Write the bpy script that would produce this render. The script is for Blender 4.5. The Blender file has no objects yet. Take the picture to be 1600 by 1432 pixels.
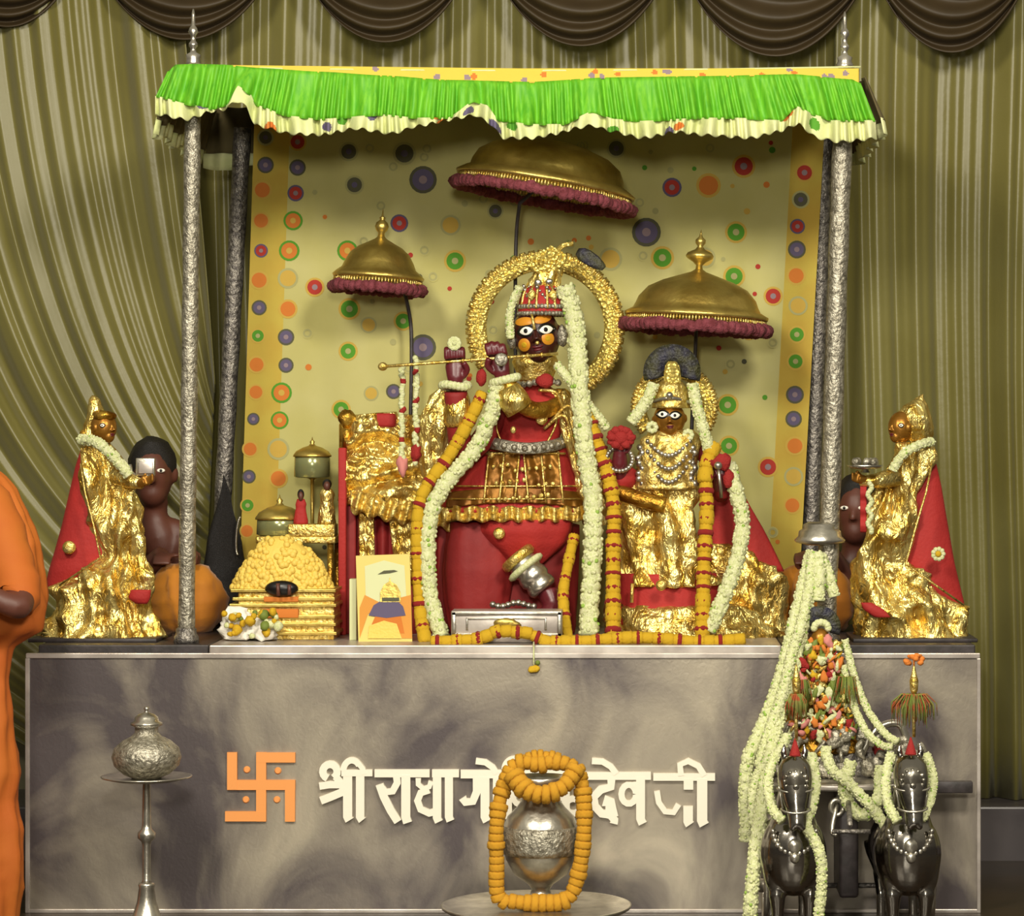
import bpy, math, random
from mathutils import Vector, Matrix, noise
random.seed(7)
PI = math.pi
D, F, VX, HY, EYE = 9.0, 4500.0, 1000.0, 680.0, 1.494
ZT = 0.834          # top of the altar slab
sc = bpy.context.scene
col = sc.collection

def P(px, py, Y):
    k = (D + Y) / F
    return Vector(((px - VX) * k, Y, EYE - (py - HY) * k))
def S(px, Y=0.0): return px * (D + Y) / F

# ------------------------------------------------------------------ materials
def lin(h):
    h = h.lstrip('#'); o = []
    for i in (0, 2, 4):
        c = int(h[i:i+2], 16) / 255
        o.append(c / 12.92 if c <= .04045 else ((c + .055) / 1.055) ** 2.4)
    return (*o, 1)
def mat(name, color, rough=.6, metal=0., bump=0., bscale=40., color2=None, cscale=8., kind='noise', detail=4., sheen=0., dist=0.0, stretch=None, cpos=(.35, .65), rough2=None):
    m = bpy.data.materials.new(name); m.use_nodes = True
    nt = m.node_tree; b = nt.nodes['Principled BSDF']
    b.inputs['Roughness'].default_value = rough; b.inputs['Metallic'].default_value = metal
    c1 = lin(color); b.inputs['Base Color'].default_value = c1
    tc = nt.nodes.new('ShaderNodeTexCoord'); src = tc.outputs['Object']
    if stretch:
        mp = nt.nodes.new('ShaderNodeMapping'); mp.inputs['Scale'].default_value = stretch
        nt.links.new(src, mp.inputs['Vector']); src = mp.outputs['Vector']
    if color2:
        n = nt.nodes.new('ShaderNodeTexNoise'); n.inputs['Scale'].default_value = cscale; n.inputs['Detail'].default_value = detail
        n.inputs['Distortion'].default_value = dist
        nt.links.new(src, n.inputs['Vector'])
        r = nt.nodes.new('ShaderNodeValToRGB'); r.color_ramp.elements[0].position = cpos[0]; r.color_ramp.elements[1].position = cpos[1]
        r.color_ramp.elements[0].color = c1; r.color_ramp.elements[1].color = lin(color2)
        nt.links.new(n.outputs['Fac'], r.inputs['Fac']); nt.links.new(r.outputs['Color'], b.inputs['Base Color'])
        if rough2 is not None:
            mr = nt.nodes.new('ShaderNodeMapRange'); mr.inputs['From Min'].default_value = cpos[0]; mr.inputs['From Max'].default_value = cpos[1]
            mr.inputs['To Min'].default_value = rough; mr.inputs['To Max'].default_value = rough2
            nt.links.new(n.outputs['Fac'], mr.inputs['Value']); nt.links.new(mr.outputs['Result'], b.inputs['Roughness'])
    if bump:
        if kind == 'voronoi':
            t = nt.nodes.new('ShaderNodeTexVoronoi'); out = t.outputs['Distance']
        else:
            t = nt.nodes.new('ShaderNodeTexNoise'); t.inputs['Detail'].default_value = detail; out = t.outputs['Fac']
            t.inputs['Distortion'].default_value = dist
        t.inputs['Scale'].default_value = bscale
        nt.links.new(src, t.inputs['Vector'])
        bp = nt.nodes.new('ShaderNodeBump'); bp.inputs['Strength'].default_value = bump; bp.inputs['Distance'].default_value = .01
        nt.links.new(out, bp.inputs['Height']); nt.links.new(bp.outputs['Normal'], b.inputs['Normal'])
    if sheen: b.inputs['Sheen Weight'].default_value = sheen
    return m

M = dict(
 curtain=mat('olive_satin', '#6b642c', .4, .0, .1, 30, color2='#78723e', cscale=1.2, sheen=.15),
 shaded_lining=mat('shaded_olive_lining', '#5a5030', .9),  # valance lining cloth, its colour darkened for the shade inside the canopy
 swag=mat('brown_satin', '#33260f', .6, 0, .1, 30, color2='#3d2f16', cscale=5),
 foil=mat('gold_foil', '#f6e290', .3, .88, .8, 38, color2='#c69c3e', cscale=14, dist=1.6, detail=2.5, stretch=(1.3, 1.3, .6)),
 bronze=mat('bronze_satin', '#94661f', .45, .6, .3, 30, color2='#6e4413', cscale=7),
 lame=mat('gold_lame', '#cda443', .36, .9, .5, 60, color2='#8e5c16', cscale=12, dist=.8),
 gold=mat('bright_gold', '#eed888', .36, .85, .5, 120, color2='#bd983e', cscale=60),
 paleg=mat('pale_gold', '#efd674', .4, .75, .8, 90, kind='voronoi'),
 brass=mat('brass', '#d2ba66', .36, .85, .15, 60, color2='#b0954a', cscale=12),
 maroonf=mat('maroon_pompom', '#87404a', .9, 0, .7, 200, color2='#66262c', cscale=60),
 silver=mat('silver', '#c9c4b6', .3, .9, .15, 40, color2='#a09a8e', cscale=18),
 esilver=mat('embossed_silver', '#b5af9e', .42, .7, .6, 110, color2='#7d7768', cscale=60, detail=3),
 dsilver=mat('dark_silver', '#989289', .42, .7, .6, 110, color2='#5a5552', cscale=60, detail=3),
 horse=mat('polished_silver', '#8f8a82', .17, 1, .12, 25),
 panel=mat('worn_steel', '#5e5657', .38, .5, .06, 60, color2='#c4b9a4', cscale=2.6, detail=14, dist=.9, stretch=(1, 1, .8), cpos=(.40, .72), rough2=.3),
 edge=mat('pale_metal_edge', '#cfc6bd', .35, .55, .05, 30, color2='#a79d95', cscale=9),
 stone=mat('dark_stone', '#3a3334', .5, 0, .1, 60, color2='#2a2524', cscale=30),
 marble=mat('grey_marble', '#4a4547', .3, 0, 0, 1, color2='#5a5455', cscale=3, dist=2),
 floor=mat('brown_floor', '#3b2e22', .35, 0, .05, 20, color2='#2e251d', cscale=5),
 wall=mat('beige_wall', '#8a8466', .8, 0, .05, 20),
 red=mat('red_cloth', '#a82420', .75, 0, .2, 90, color2='#991c1a', cscale=6),
 dred=mat('deep_red_cloth', '#8c1a18', .7, 0, .3, 20, color2='#7c1415', cscale=5),
 maroon=mat('maroon_skin', '#5c1a22', .35, 0, .1, 50),
 face=mat('dark_face', '#3a1512', .3, 0, 0, 50),
 gface=mat('gilt_face', '#9a6a26', .35, .7, .1, 60),
 green=mat('green_satin', '#6cb520', .6, 0, .15, 40, color2='#4f9f14', cscale=14, stretch=(6, 6, .6)),
 yellow=mat('yellow_cotton', '#d3b843', .8, 0, .1, 60),
 cream=mat('cream_cotton', '#c9cf8e', .85, 0, .2, 60, color2='#dbdca6', cscale=9),
 backc=mat('printed_cloth', '#b5ae68', .85, 0, .15, 12, color2='#bfb97c', cscale=3),
 jas=mat('jasmine', '#c6cc90', .8, 0, .5, 260, color2='#dcdcb0', cscale=130, cpos=(.4, .6)),
 jasg=mat('jasmine_stem', '#8fb04a', .8),
 mari=mat('marigold_petals', '#c9a51a', .85, 0, .3, 260, color2='#c09410', cscale=120),
 maro=mat('orange_marigold_petals', '#cf8a1a', .85, 0, .4, 260, color2='#c49a20', cscale=50),
 rose=mat('red_petals', '#941c18', .8, 0, .5, 200),
 white=mat('white_paint', '#f4efe2', .5),
 black=mat('black_paint', '#0c0807', .35),
 orange=mat('orange_paint', '#e89850', .6),
 letter=mat('ivory_paint', '#efe8d6', .5, 0, .05, 60),
 robe=mat('orange_robe', '#b8661a', .8, 0, .3, 10, color2='#ad5210', cscale=3),
 saff=mat('saffron_cloth', '#bf7a14', .8, 0, .4, 14, color2='#a9660f', cscale=4, sheen=.2),
 skin=mat('brown_skin', '#5a3226', .5, 0, .05, 60),
 hair=mat('black_hair', '#14100f', .5, 0, .5, 200, stretch=(1, 1, 4)),
 blue=mat('peacock_feather', '#2c2b3c', .5, 0, .8, 90, color2='#3b3a1e', cscale=30),
 dot_p=mat('purple_print', '#5d5470', .85), dot_g=mat('green_print', '#4f8f22', .85), dot_o=mat('orange_print', '#c8742a', .85),
 dot_y=mat('ochre_print', '#c1a045', .85), dot_r=mat('red_print', '#a93226', .85), dot_d=mat('grey_print', '#55543e', .85),
 dot_w=mat('mauve_print', '#8d7a80', .85), dot_f=mat('faint_print', '#a6a26c', .85), bord=mat('yellow_border', '#bda846', .85, 0, .1, 30, color2='#b99a3c', cscale=6),
 card=mat('printed_card', '#dcc468', .5), cardw=mat('pale_card', '#cfd2a0', .6), carde=mat('card_orange', '#cf8a22', .5),
 glassy=mat('tinted_vessel', '#8c8f62', .2, .4), pink=mat('pink_petals', '#c97f78', .8),
 leaf=mat('leaf_green', '#6b7a2c', .7), plume=mat('plume_fibres', '#7a7a3a', .8, color2='#9a4a22', cscale=40, cpos=(.45,.55)),
 sweet=mat('yellow_buds', '#e2c25a', .6, 0, .3, 100),
)

# ------------------------------------------------------------------ mesh builder
def wloc(o):
    v = Vector((0, 0, 0))
    while o: v += o.location; o = o.parent
    return v
class MB:
    def __init__(s): s.v = []; s.f = []; s.m = []
    def add(s, vs, fs, mi=0):
        b = len(s.v); s.v += [Vector(v) for v in vs]
        s.f += [tuple(b + i for i in f) for f in fs]; s.m += [mi] * len(fs); return s
    def rings(s, rs, mi=0, caps=True):
        n = len(rs[0]); vs = [p for r in rs for p in r]; fs = []
        for i in range(len(rs) - 1):
            for j in range(n):
                k = (j + 1) % n
                fs.append((i*n+j, i*n+k, (i+1)*n+k, (i+1)*n+j))
        if caps: fs.append(tuple(range(n))[::-1]); fs.append(tuple((len(rs)-1)*n + j for j in range(n)))
        return s.add(vs, fs, mi)
    def tube(s, pts, r, seg=10, mi=0, flat=1.0):
        pts = [Vector(p) for p in pts]; n = len(pts)
        rr = r if isinstance(r, (list, tuple)) else [r] * n
        t0 = (pts[1] - pts[0]).normalized()
        up = Vector((0, -1, 0)) if abs(t0.y) < .9 else Vector((0, 0, 1))
        rs = []
        for i, p in enumerate(pts):
            t = (pts[min(i+1, n-1)] - pts[max(i-1, 0)]).normalized()
            up = (up - t * up.dot(t))
            up = up.normalized() if up.length > 1e-6 else t.orthogonal().normalized()
            sd = t.cross(up)
            rs.append([p + sd * math.cos(a) * rr[i] + up * math.sin(a) * rr[i] * flat for a in (2*PI*j/seg for j in range(seg))])
        return s.rings(rs, mi)
    def lathe(s, prof, c, seg=32, mi=0, R=None, fn=None):
        c = Vector(c); rs = []
        for k, (r, z) in enumerate(prof):
            ring = []
            for j in range(seg):
                a = 2*PI*j/seg; q = r * (fn(a, z) if fn else 1)
                v = Vector((q*math.cos(a), q*math.sin(a), z))
                if R: v = R @ v
                ring.append(c + v)
            rs.append(ring)
        return s.rings(rs, mi)
    def ell(s, c, r, mi=0, R=None, seg=14, n=9, nz=0, nf=20):
        c = Vector(c); rs = []
        if not isinstance(r, (tuple, list)): r = (r, r, r)
        for i in range(n + 1):
            ph = PI * (i + .02 * (1 if i == 0 else (-1 if i == n else 0))) / n
            ring = []
            for j in range(seg):
                a = 2*PI*j/seg
                d = Vector((math.sin(ph)*math.cos(a), math.sin(ph)*math.sin(a), -math.cos(ph)))
                v = Vector((d.x*r[0], d.y*r[1], d.z*r[2]))
                if R: v = R @ v
                w = c + v
                if nz: w += v * nz * noise.noise(w * nf)
                ring.append(w)
            rs.append(ring)
        return s.rings(rs, mi)
    def box(s, a, b, mi=0):
        (x0, y0, z0), (x1, y1, z1) = a, b
        vs = [(x0,y0,z0),(x1,y0,z0),(x1,y1,z0),(x0,y1,z0),(x0,y0,z1),(x1,y0,z1),(x1,y1,z1),(x0,y1,z1)]
        return s.add(vs, [(0,3,2,1),(4,5,6,7),(0,1,5,4),(1,2,6,5),(2,3,7,6),(3,0,4,7)], mi)
    def sheet(s, fn, nu, nv, mi=0):
        vs = [fn(i/nu, j/nv) for i in range(nu+1) for j in range(nv+1)]; w = nv + 1
        fs = [(i*w+j, (i+1)*w+j, (i+1)*w+j+1, i*w+j+1) for i in range(nu) for j in range(nv)]
        if callable(mi):
            for f, (i, j) in zip(fs, ((i, j) for i in range(nu) for j in range(nv))): pass
            b = len(s.v); s.v += [Vector(v) for v in vs]
            for i in range(nu):
                for j in range(nv):
                    s.f.append(tuple(b+q for q in (i*w+j, (i+1)*w+j, (i+1)*w+j+1, i*w+j+1))); s.m.append(mi((i+.5)/nu, (j+.5)/nv))
            return s
        return s.add(vs, fs, mi)
    def silh(s, rows, Y, dr=.6, mi=0, seg=40, step=7, rip=0, nrip=9, nz=0, nf=9, lean=0, maxd=None):
        """closed body through silhouette rows (py, x left, x right); rows are heights of the thing"""
        rs = []; ys = [r[0] for r in rows]; tot = ys[-1] - ys[0]; n = max(len(rows)*2, int(tot/step))
        for i in range(n + 1):
            y = ys[0] + tot*i/n
            k = 0
            while k < len(ys)-2 and y > ys[k+1]: k += 1
            t = (y-ys[k])/(ys[k+1]-ys[k]); t = max(0, min(1, t)); 
            l = rows[k][1]*(1-t)+rows[k+1][1]*t; r = rows[k][2]*(1-t)+rows[k+1][2]*t
            c = P((l+r)/2, y, Y); hw = S((r-l)/2, Y); hd = hw*dr
            if maxd: hd = min(hd, maxd)
            ring = []
            for j in range(seg):
                a = 2*PI*j/seg
                q = 1 + rip*math.sin(nrip*a + 2.3*math.sin(y*.013))
                w = Vector((c.x + math.cos(a)*hw*q, c.y - math.sin(a)*hd*q, c.z))
                if nz:
                    d = Vector((math.cos(a), -math.sin(a), .3*math.sin(a*3)))
                    wx = w + .03*noise.noise_vector(w*6)
                    f = 1.15*abs(noise.noise(Vector((wx.x*nf*1.25+wx.z*1.5, wx.y*nf, wx.z*nf*.3))))**.8 + .5*abs(noise.noise(Vector((wx.x*2.2*nf+3, wx.y*nf*2+1, wx.z*nf*1.0-wx.x*6)))) + .17*abs(noise.noise(Vector((wx.x*nf*4.5, wx.y*nf*4, wx.z*nf*2.6))))
                    w += d * nz * min(1, .25 + hw/.16) * (.42 - f)
                ring.append(w)
            rs.append(ring)
        return s.rings(rs[::-1], mi)
    def stroke(s, pts, w, mi=0, y0=-.014, y1=.001):
        """flat raised bar through pixel points on the front plane"""
        q = [Vector((p[0], p[1])) for p in pts]; n = len(q); L = []; R_ = []
        for i in range(n):
            t = (q[min(i+1, n-1)] - q[max(i-1, 0)]).normalized(); nn = Vector((-t.y, t.x))
            L.append(q[i] + nn*w/2); R_.append(q[i] - nn*w/2)
        vs = []
        for a, b in zip(L, R_):
            for e in (a, b):
                p = P(e.x, e.y, 0); vs += [(p.x, y0, p.z), (p.x, y1, p.z)]
        fs = []
        for i in range(n-1):
            a = i*4; b = a+4
            fs += [(a, a+2, b+2, b), (a+1, b+1, b+3, a+3), (a, b, b+1, a+1), (a+2, a+3, b+3, b+2)]
        fs += [(0, 1, 3, 2), ((n-1)*4, (n-1)*4+2, (n-1)*4+3, (n-1)*4+1)]
        return s.add(vs, fs, mi)
    def patch(s, c, rad, u0, v0, ru, rv, ang=0, eps=.002, mi=0, roll=0, almond=False, seg=20, rings=3):
        """a thin raised disc lying on an ellipsoid's front"""
        c = Vector(c); Rr = Matrix.Rotation(-roll, 3, 'Y'); vs = []
        def pt(u, v, e):
            q = max(.02, 1 - (u/rad[0])**2 - (v/rad[2])**2)
            return c + Rr @ Vector((u, -rad[1]*math.sqrt(q) - e, v))
        vs.append(pt(u0, v0, eps))
        for k in range(1, rings+1):
            for j in range(seg):
                a = 2*PI*j/seg; x = math.cos(a); y = math.sin(a)
                if almond: y = y*abs(y)**.6
                x *= ru*k/rings; y *= rv*k/rings
                vs.append(pt(u0 + x*math.cos(ang) - y*math.sin(ang), v0 + x*math.sin(ang) + y*math.cos(ang), eps if k < rings else eps*.2))
        fs = [(0, 1+j, 1+(j+1) % seg) for j in range(seg)]
        for k in range(rings-1):
            for j in range(seg):
                a = 1+k*seg+j; b = 1+k*seg+(j+1) % seg
                fs.append((a, a+seg, b+seg, b))
        return s.add(vs, fs, mi)
    def build(s, name, mats, parent=None, smooth=True, solid=0, bevel=0, remesh=0, sub=0, base=None):
        if not isinstance(mats, (list, tuple)): mats = [mats]
        if parent is None:
            if base is None:
                lo = [min(v[i] for v in s.v) for i in range(3)]; hi = [max(v[i] for v in s.v) for i in range(3)]
                base = Vector(((lo[0]+hi[0])/2, (lo[1]+hi[1])/2, lo[2]))
            off = Vector(base)
        else: off = wloc(parent)
        me = bpy.data.meshes.new(name)
        me.from_pydata([v - off for v in s.v], [], s.f)
        for m in mats: me.materials.append(M[m])
        me.polygons.foreach_set('material_index', s.m)
        if smooth: me.polygons.foreach_set('use_smooth', [True]*len(s.f))
        me.validate(); me.update()
        o = bpy.data.objects.new(name, me); col.objects.link(o)
        if parent: o.parent = parent
        else: o.location = off
        if bevel:
            b = o.modifiers.new('b', 'BEVEL'); b.width = bevel; b.segments = 2; b.limit_method = 'ANGLE'
        if solid:
            b = o.modifiers.new('s', 'SOLIDIFY'); b.thickness = solid; b.offset = 0
        if remesh:
            b = o.modifiers.new('r', 'REMESH'); b.mode = 'VOXEL'; b.voxel_size = remesh; b.use_smooth_shade = True
            b = o.modifiers.new('m', 'SMOOTH'); b.factor = .6; b.iterations = 5
        if sub:
            b = o.modifiers.new('u', 'SUBSURF'); b.levels = sub; b.render_levels = sub
        return o
def tag(o, label, cat=None, group=None, kind=None):
    o['label'] = label
    if cat: o['category'] = cat
    if group: o['group'] = group
    if kind: o['kind'] = kind
    return o
def thing(name, label, cat, loc, group=None):
    o = bpy.data.objects.new(name, None); o.empty_display_size = .05; col.objects.link(o); o.location = loc
    return tag(o, label, cat, group)
def struct(o): o['kind'] = 'structure'; return o
def copyo(o, loc=None, parent=None):
    c = o.copy(); col.objects.link(c)
    if parent is not None: c.parent = parent
    if loc is not None: c.location = loc
    return c
def smooth_path(pts, n=40):
    pts = [Vector(p) for p in pts]; out = []; N = len(pts)
    for i in range(N-1):
        p0, p1, p2, p3 = pts[max(i-1, 0)], pts[i], pts[i+1], pts[min(i+2, N-1)]
        m = max(2, n//(N-1))
        for k in range(m):
            t = k/m
            out.append(.5*((2*p1) + (p2-p0)*t + (2*p0-5*p1+4*p2-p3)*t*t + (-p0+3*p1-3*p2+p3)*t**3))
    out.append(pts[-1]); return out
def resample(path, d):
    out = [path[0]]; acc = 0
    for a, b in zip(path, path[1:]):
        L = (b-a).length; t = 0
        while L > 1e-9 and acc + (L - t) >= d:
            t += d - acc; acc = 0; out.append(a.lerp(b, t/L))
        acc += L - t
    return out
def interp(tbl, x):
    if x <= tbl[0][0]: return tbl[0][1]
    for (a, b), (c, d) in zip(tbl, tbl[1:]):
        if x <= c: 
            t = (x-a)/(c-a); t = t*t*(3-2*t)*.5 + t*.5
            return b + (d-b)*t
    return tbl[-1][1]

# ------------------------------------------------------------------ setting
struct(MB().box((-5, -4, -.1), (4, 1.1, 0)).build('floor', 'floor', smooth=False))
struct(MB().box((-5, 1.6, 0), (4, 1.7, 3.6)).build('wall_back', 'wall', smooth=False))
struct(MB().box((-5, 1.1, -.1), (4, 1.6, .19)).build('trim_1', 'marble', smooth=False, bevel=.008))

# ------------------------------------------------------------------ curtains
def pleat(x, s=1.0):
    return (.024*math.sin(x*31 + 1.9*math.sin(x*5.1)) + .014*math.sin(x*67 + 2.5*math.sin(x*9)) + .02*math.sin(x*11+1) + .006*math.sin(x*131))*s
def curt(x0, x1, Y, z0, z1):
    def fn(u, v):
        x = x0 + (x1-x0)*u; z = z1 + (z0-z1)*v
        xx = x + .015*math.sin(z*2.1 + x*3)
        return (x, Y + pleat(xx)*(0.6+.5*v), z)
    return fn
o = MB().sheet(curt(-1.78, .74, 1.36, .192, 3.3), 700, 14).build('curtain', 'curtain', solid=.003)
tag(o, 'olive satin curtain hanging in fine vertical pleats behind the green canopy', 'curtain')
o = MB().sheet(curt(.70, 2.2, 1.30, .192, 3.3), 420, 14).build('curtain', 'curtain', solid=.003)
tag(o, 'olive pleated curtain to the right of the canopy, behind the right gold statue', 'curtain')
def lc(u, v):
    x0 = -620 + 900*u; ye = 1240 - 640*(u**1.3); xe = 300 + 36*u
    t = v; yc = .72*ye; xc = x0 + 45
    if u < .45: xe = xe - (0.45-u)*260
    px = (1-t)**2*x0 + 2*t*(1-t)*xc + t*t*xe
    py = (1-t)**2*(-40) + 2*t*(1-t)*yc + t*t*ye
    s = u*9.5
    w = .036*math.sin(s*5 + 1.9*math.sin(s*1.3)) + .017*math.sin(s*11.7 + 2.4*math.sin(s*2)) + .02*math.sin(s*1.7) + .004*math.sin(s*29)
    return P(px, py, 1.17 + w*(1 - .35*v))
o = MB().sheet(lc, 620, 40).build('curtain', 'curtain', solid=.003)
tag(o, 'olive curtain swept diagonally to one side behind the left gold statue', 'curtain')
SW = [(-95, 120, 42), (150, 430, 62), (470, 735, 66), (770, 1048, 72), (1065, 1360, 88), (1365, 1610, 82)]
SL = ['above the swept left curtain', 'behind the left canopy finial', 'left of centre above the canopy', 'centre, straight above the largest parasol', 'nearest left of the right canopy finial', 'at the far right above the pleated curtain']
for (a, b, h), lb in zip(SW, SL):
    def sf(u, v, a=a, b=b, h=h):
        px = a - 12 + (b-a+24)*u; e = 1 - (2*u-1)**2
        py = -75 + (h+75)*(e**.75)*v
        fold = .028*math.sin(v*30 + 2*math.sin(v*5+u*2)) * (e**.5)
        return P(px, py - 12*(1-e)*v, 1.14 - .07*e*math.sin(PI*min(1, v*.9)) + fold*.8)
    o = MB().sheet(sf, 40, 60).build('curtain_swag', 'swag', solid=.004)
    tag(o, 'dark brown draped pelmet swag ' + lb, 'curtain swag', 'brown swags along the top of the curtains')

# ------------------------------------------------------------------ altar
altar = thing('altar_table', 'wide altar table clad in worn silver metal with raised lettering and an orange emblem', 'altar', (P(790, 1400, .5).x, .5, 0))
xl, xr = P(42, 0, 0).x, P(1530, 0, 0).x
MB().box((xl, 0, 0), (xr, 1.05, .804)).build('table_body', 'panel', altar, smooth=False, bevel=.006)
e = MB()
e.box((xl-.002, -.008, .796), (xr+.002, .01, .812)); e.box((xl-.004, -.008, 0), (xl+.010, .006, .796)); e.box((xr-.008, -.008, 0), (xr+.004, .006, .796))
e.box((xl, -.007, .0), (xr, .004, .012))
e.build('edge_trim', 'edge', altar, smooth=False, bevel=.002)
MB().box((P(60, 0, .05).x, .05, .804), (P(326, 0, .05).x, 1.03, ZT)).build('end_slab', 'stone', altar, smooth=False, bevel=.004)
MB().box((P(1222, 0, .05).x, .05, .804), (P(1524, 0, .05).x, 1.03, ZT)).build('end_slab', 'stone', altar, smooth=False, bevel=.004)
MB().box((P(327, 0, .04).x, .035, .804), (P(1221, 0, .04).x, 1.03, ZT)).build('centre_slab', 'edge', altar, smooth=False, bevel=.004)
# emblem
def z4(x, y): return (x/3.2, 1000+y/3.2)
em = MB()
for p in ([(1308,562),(1308,908)], [(1138,725),(1478,725)], [(1284,588),(1478,588)], [(1452,702),(1452,908)], [(1128,882),(1332,882)], [(1163,562),(1163,748)]):
    em.stroke([z4(*q) for q in p], 15.5, y0=-.012 - .0002*len(em.f)/6)
for (x, y) in ((1235,650),(1390,655),(1230,800),(1385,800)):
    c = P(*z4(x, y), 0); em.lathe([(.0001, .006), (.008, .006), (.011, .002), (.011, -.002)], c, 14, 0, Matrix.Rotation(PI/2, 3, 'X'))
tag(em.build('emblem', 'orange', altar, smooth=False), 'orange hooked-cross emblem with four dots')
def z5(x, y): return (330+x/4.103, 1140+y/4.103)
def z6(x, y): return (680+x/3.478, 1130+y/3.478)
def arc(cx, cy, rx, ry, a0, a1, n=14): return [(cx+rx*math.cos(math.radians(a0+(a1-a0)*i/n)), cy+ry*math.sin(math.radians(a0+(a1-a0)*i/n))) for i in range(n+1)]
W5, W6 = 4.103, 3.478
letters = [
 (z5, W5, [(arc(765,268,46,46,110,420), 48), ([(800,300),(835,340),(850,380)], 46), ([(697,362),(760,352),(850,352)], 46), ([(705,455),(770,430),(860,392)], 50), ([(878,262),(878,560),(890,580)], 58), ([(958,290),(958,562),(972,580)], 54), ([(838,277),(1036,277)], 42), (arc(905,262,54,66,180,330), 40), ([(950,218),(975,250),(985,285)], 34)]),
 (z5, W5, [([(1050,280),(1402,280)], 50), ([(1190,290),(1195,340),(1165,395),(1120,400),(1085,360)], 46), ([(1082,350),(1110,430),(1155,520),(1200,590)], 52), ([(1250,290),(1250,560),(1262,596)], 58)]),
 (z5, W5, [([(1330,310),(1330,350),(1362,378),(1400,366),(1412,330)], 34), ([(1400,385),(1345,405),(1325,455),(1345,510),(1400,535),(1450,520)], 46), ([(1450,285),(1450,565),(1462,590)], 54), ([(1418,280),(1590,280)], 50), ([(1526,290),(1526,560),(1536,584)], 52)]),
 (z6, W6, [([(140,276),(372,276)], 46), ([(228,290),(228,370),(205,425),(165,428),(150,405)], 44), ([(272,290),(272,510),(284,532)], 48), ([(222,205),(275,212),(315,240),(335,275)], 34), ([(338,290),(338,480)], 46)]),
 (z6, W6, [(arc(430,250,52,56,180,340), 34), ([(395,270),(395,520)], 46), ([(370,278),(620,278)], 44), (arc(470,400,44,44,0,360), 30), ([(545,290),(545,530)], 48)]),
 (z6, W6, [([(620,280),(812,280)], 44), ([(640,400),(700,400)], 40), ([(710,290),(710,480)], 44), (arc(750,450,40,40,0,300), 34)]),
 (z6, W6, [([(806,286),(1172,286)], 42), ([(958,290),(955,345),(900,360),(862,400),(868,450),(905,490),(955,495)], 46), ([(915,420),(950,430),(955,470),(965,510)], 62), ([(955,500),(975,525),(970,545)], 44), ([(852,205),(910,208),(955,235),(985,275)], 34)]),
 (z6, W6, [(arc(1052,385,40,52,0,360), 34), ([(1060,335),(1110,330)], 30), ([(1116,290),(1116,520),(1128,545)], 48)]),
 (z6, W6, [([(1185,292),(1520,292)], 40), ([(1205,368),(1215,430),(1250,480),(1295,485),(1322,440)], 32), ([(1376,300),(1376,360)], 52), ([(1374,450),(1374,535),(1384,550)], 52), ([(1450,300),(1450,530),(1462,552)], 56), ([(1336,285),(1330,225),(1375,205),(1430,232),(1462,285)], 34)]),
]
for (zf, w, st) in letters:
    lm = MB()
    for k, (pts, wd) in enumerate(st): lm.stroke([zf(*p) for p in pts], wd/w, y0=-.016 - k*.0003)
    tag(lm.build('letter', 'letter', altar, smooth=False), 'raised ivory letter')

# ------------------------------------------------------------------ canopy
can = thing('canopy', 'four-post silver canopy with a bright green gathered valance and cream frill', 'canopy', (P(800, 0, .5).x, .55, ZT))
def post(pts, Y, r, m, cap):
    a = P(pts[0], pts[1], Y); b = P(pts[2], pts[3], Y); a.z = ZT
    n = 26; rr = [r*(1 + .05*math.sin(i*1.9)) for i in range(n)]
    o = MB().tube([a.lerp(b, i/(n-1)) for i in range(n)], rr, 20).build('post', m, can)
    bs = MB().lathe([(r*1.0, .05), (r*1.25, .045), (r*1.25, .03), (r*1.5, .02), (r*1.55, 0)][::-1], a, 24).build('post_base', 'dsilver', o)
    if cap:
        k = S(1, Y)
        pr = [(r*.9, 0), (r*.9, 6*k), (11*k, 12*k), (12*k, 18*k), (5*k, 22*k), (4*k, 28*k), (7*k, 32*k), (7*k, 36*k), (4*k, 40*k), (4*k, 48*k), (8*k, 54*k), (6*k, 60*k), (3*k, 64*k), (3*k, 80*k), (1*k, 90*k)]
        MB().lathe(pr, b, 20).build('finial', 'silver', o)
    return o
fl = post((291, 1003, 302, 104), .13, S(13, .13), 'esilver', True)
fr = post((1290, 1003, 1320, 108), .13, S(15.5, .13), 'esilver', True)
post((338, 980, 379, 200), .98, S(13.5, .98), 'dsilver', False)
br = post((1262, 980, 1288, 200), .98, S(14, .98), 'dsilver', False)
c = P(1273, 838, .13); k = S(1, .13)
MB().lathe([(20*k, -14*k), (38*k, -10*k), (40*k, -6*k), (34*k, 0), (33*k, 8*k), (26*k, 12*k), (26*k, 18*k), (18*k, 22*k)], Vector((P(1281, 838, .13).x, .13, c.z)), 28).build('post_collar', 'silver', fr)
# cloth
gt = [(262,112),(275,101),(300,100),(350,101),(400,106),(500,112),(600,118),(700,125),(830,128),(950,121),(1100,119),(1240,116),(1330,124),(1345,130)]
gb = [(243,152),(300,166),(330,172),(355,166),(372,136),(392,150),(400,166),(450,183),(500,188),(600,181),(650,186),(700,186),(740,160),(760,166),(780,190),(830,196),(880,196),(925,176),(960,188),(1000,191),(1100,186),(1150,186),(1220,190),(1245,168),(1275,182),(1300,190),(1368,190)]
hb = [(238,178),(290,187),(330,174),(350,172),(372,158),(388,166),(400,196),(450,209),(500,211),(560,201),(610,209),(650,197),(690,190),(720,184),(745,180),(765,192),(785,216),(830,216),(870,209),(905,200),(928,196),(950,204),(1000,216),(1060,206),(1100,211),(1170,216),(1215,206),(1250,194),(1280,216),(1310,222),(1374,216)]
def topx(u): return 262 + (1345-262)*u
def botx(u): return 243 + (1368-243)*u
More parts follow.
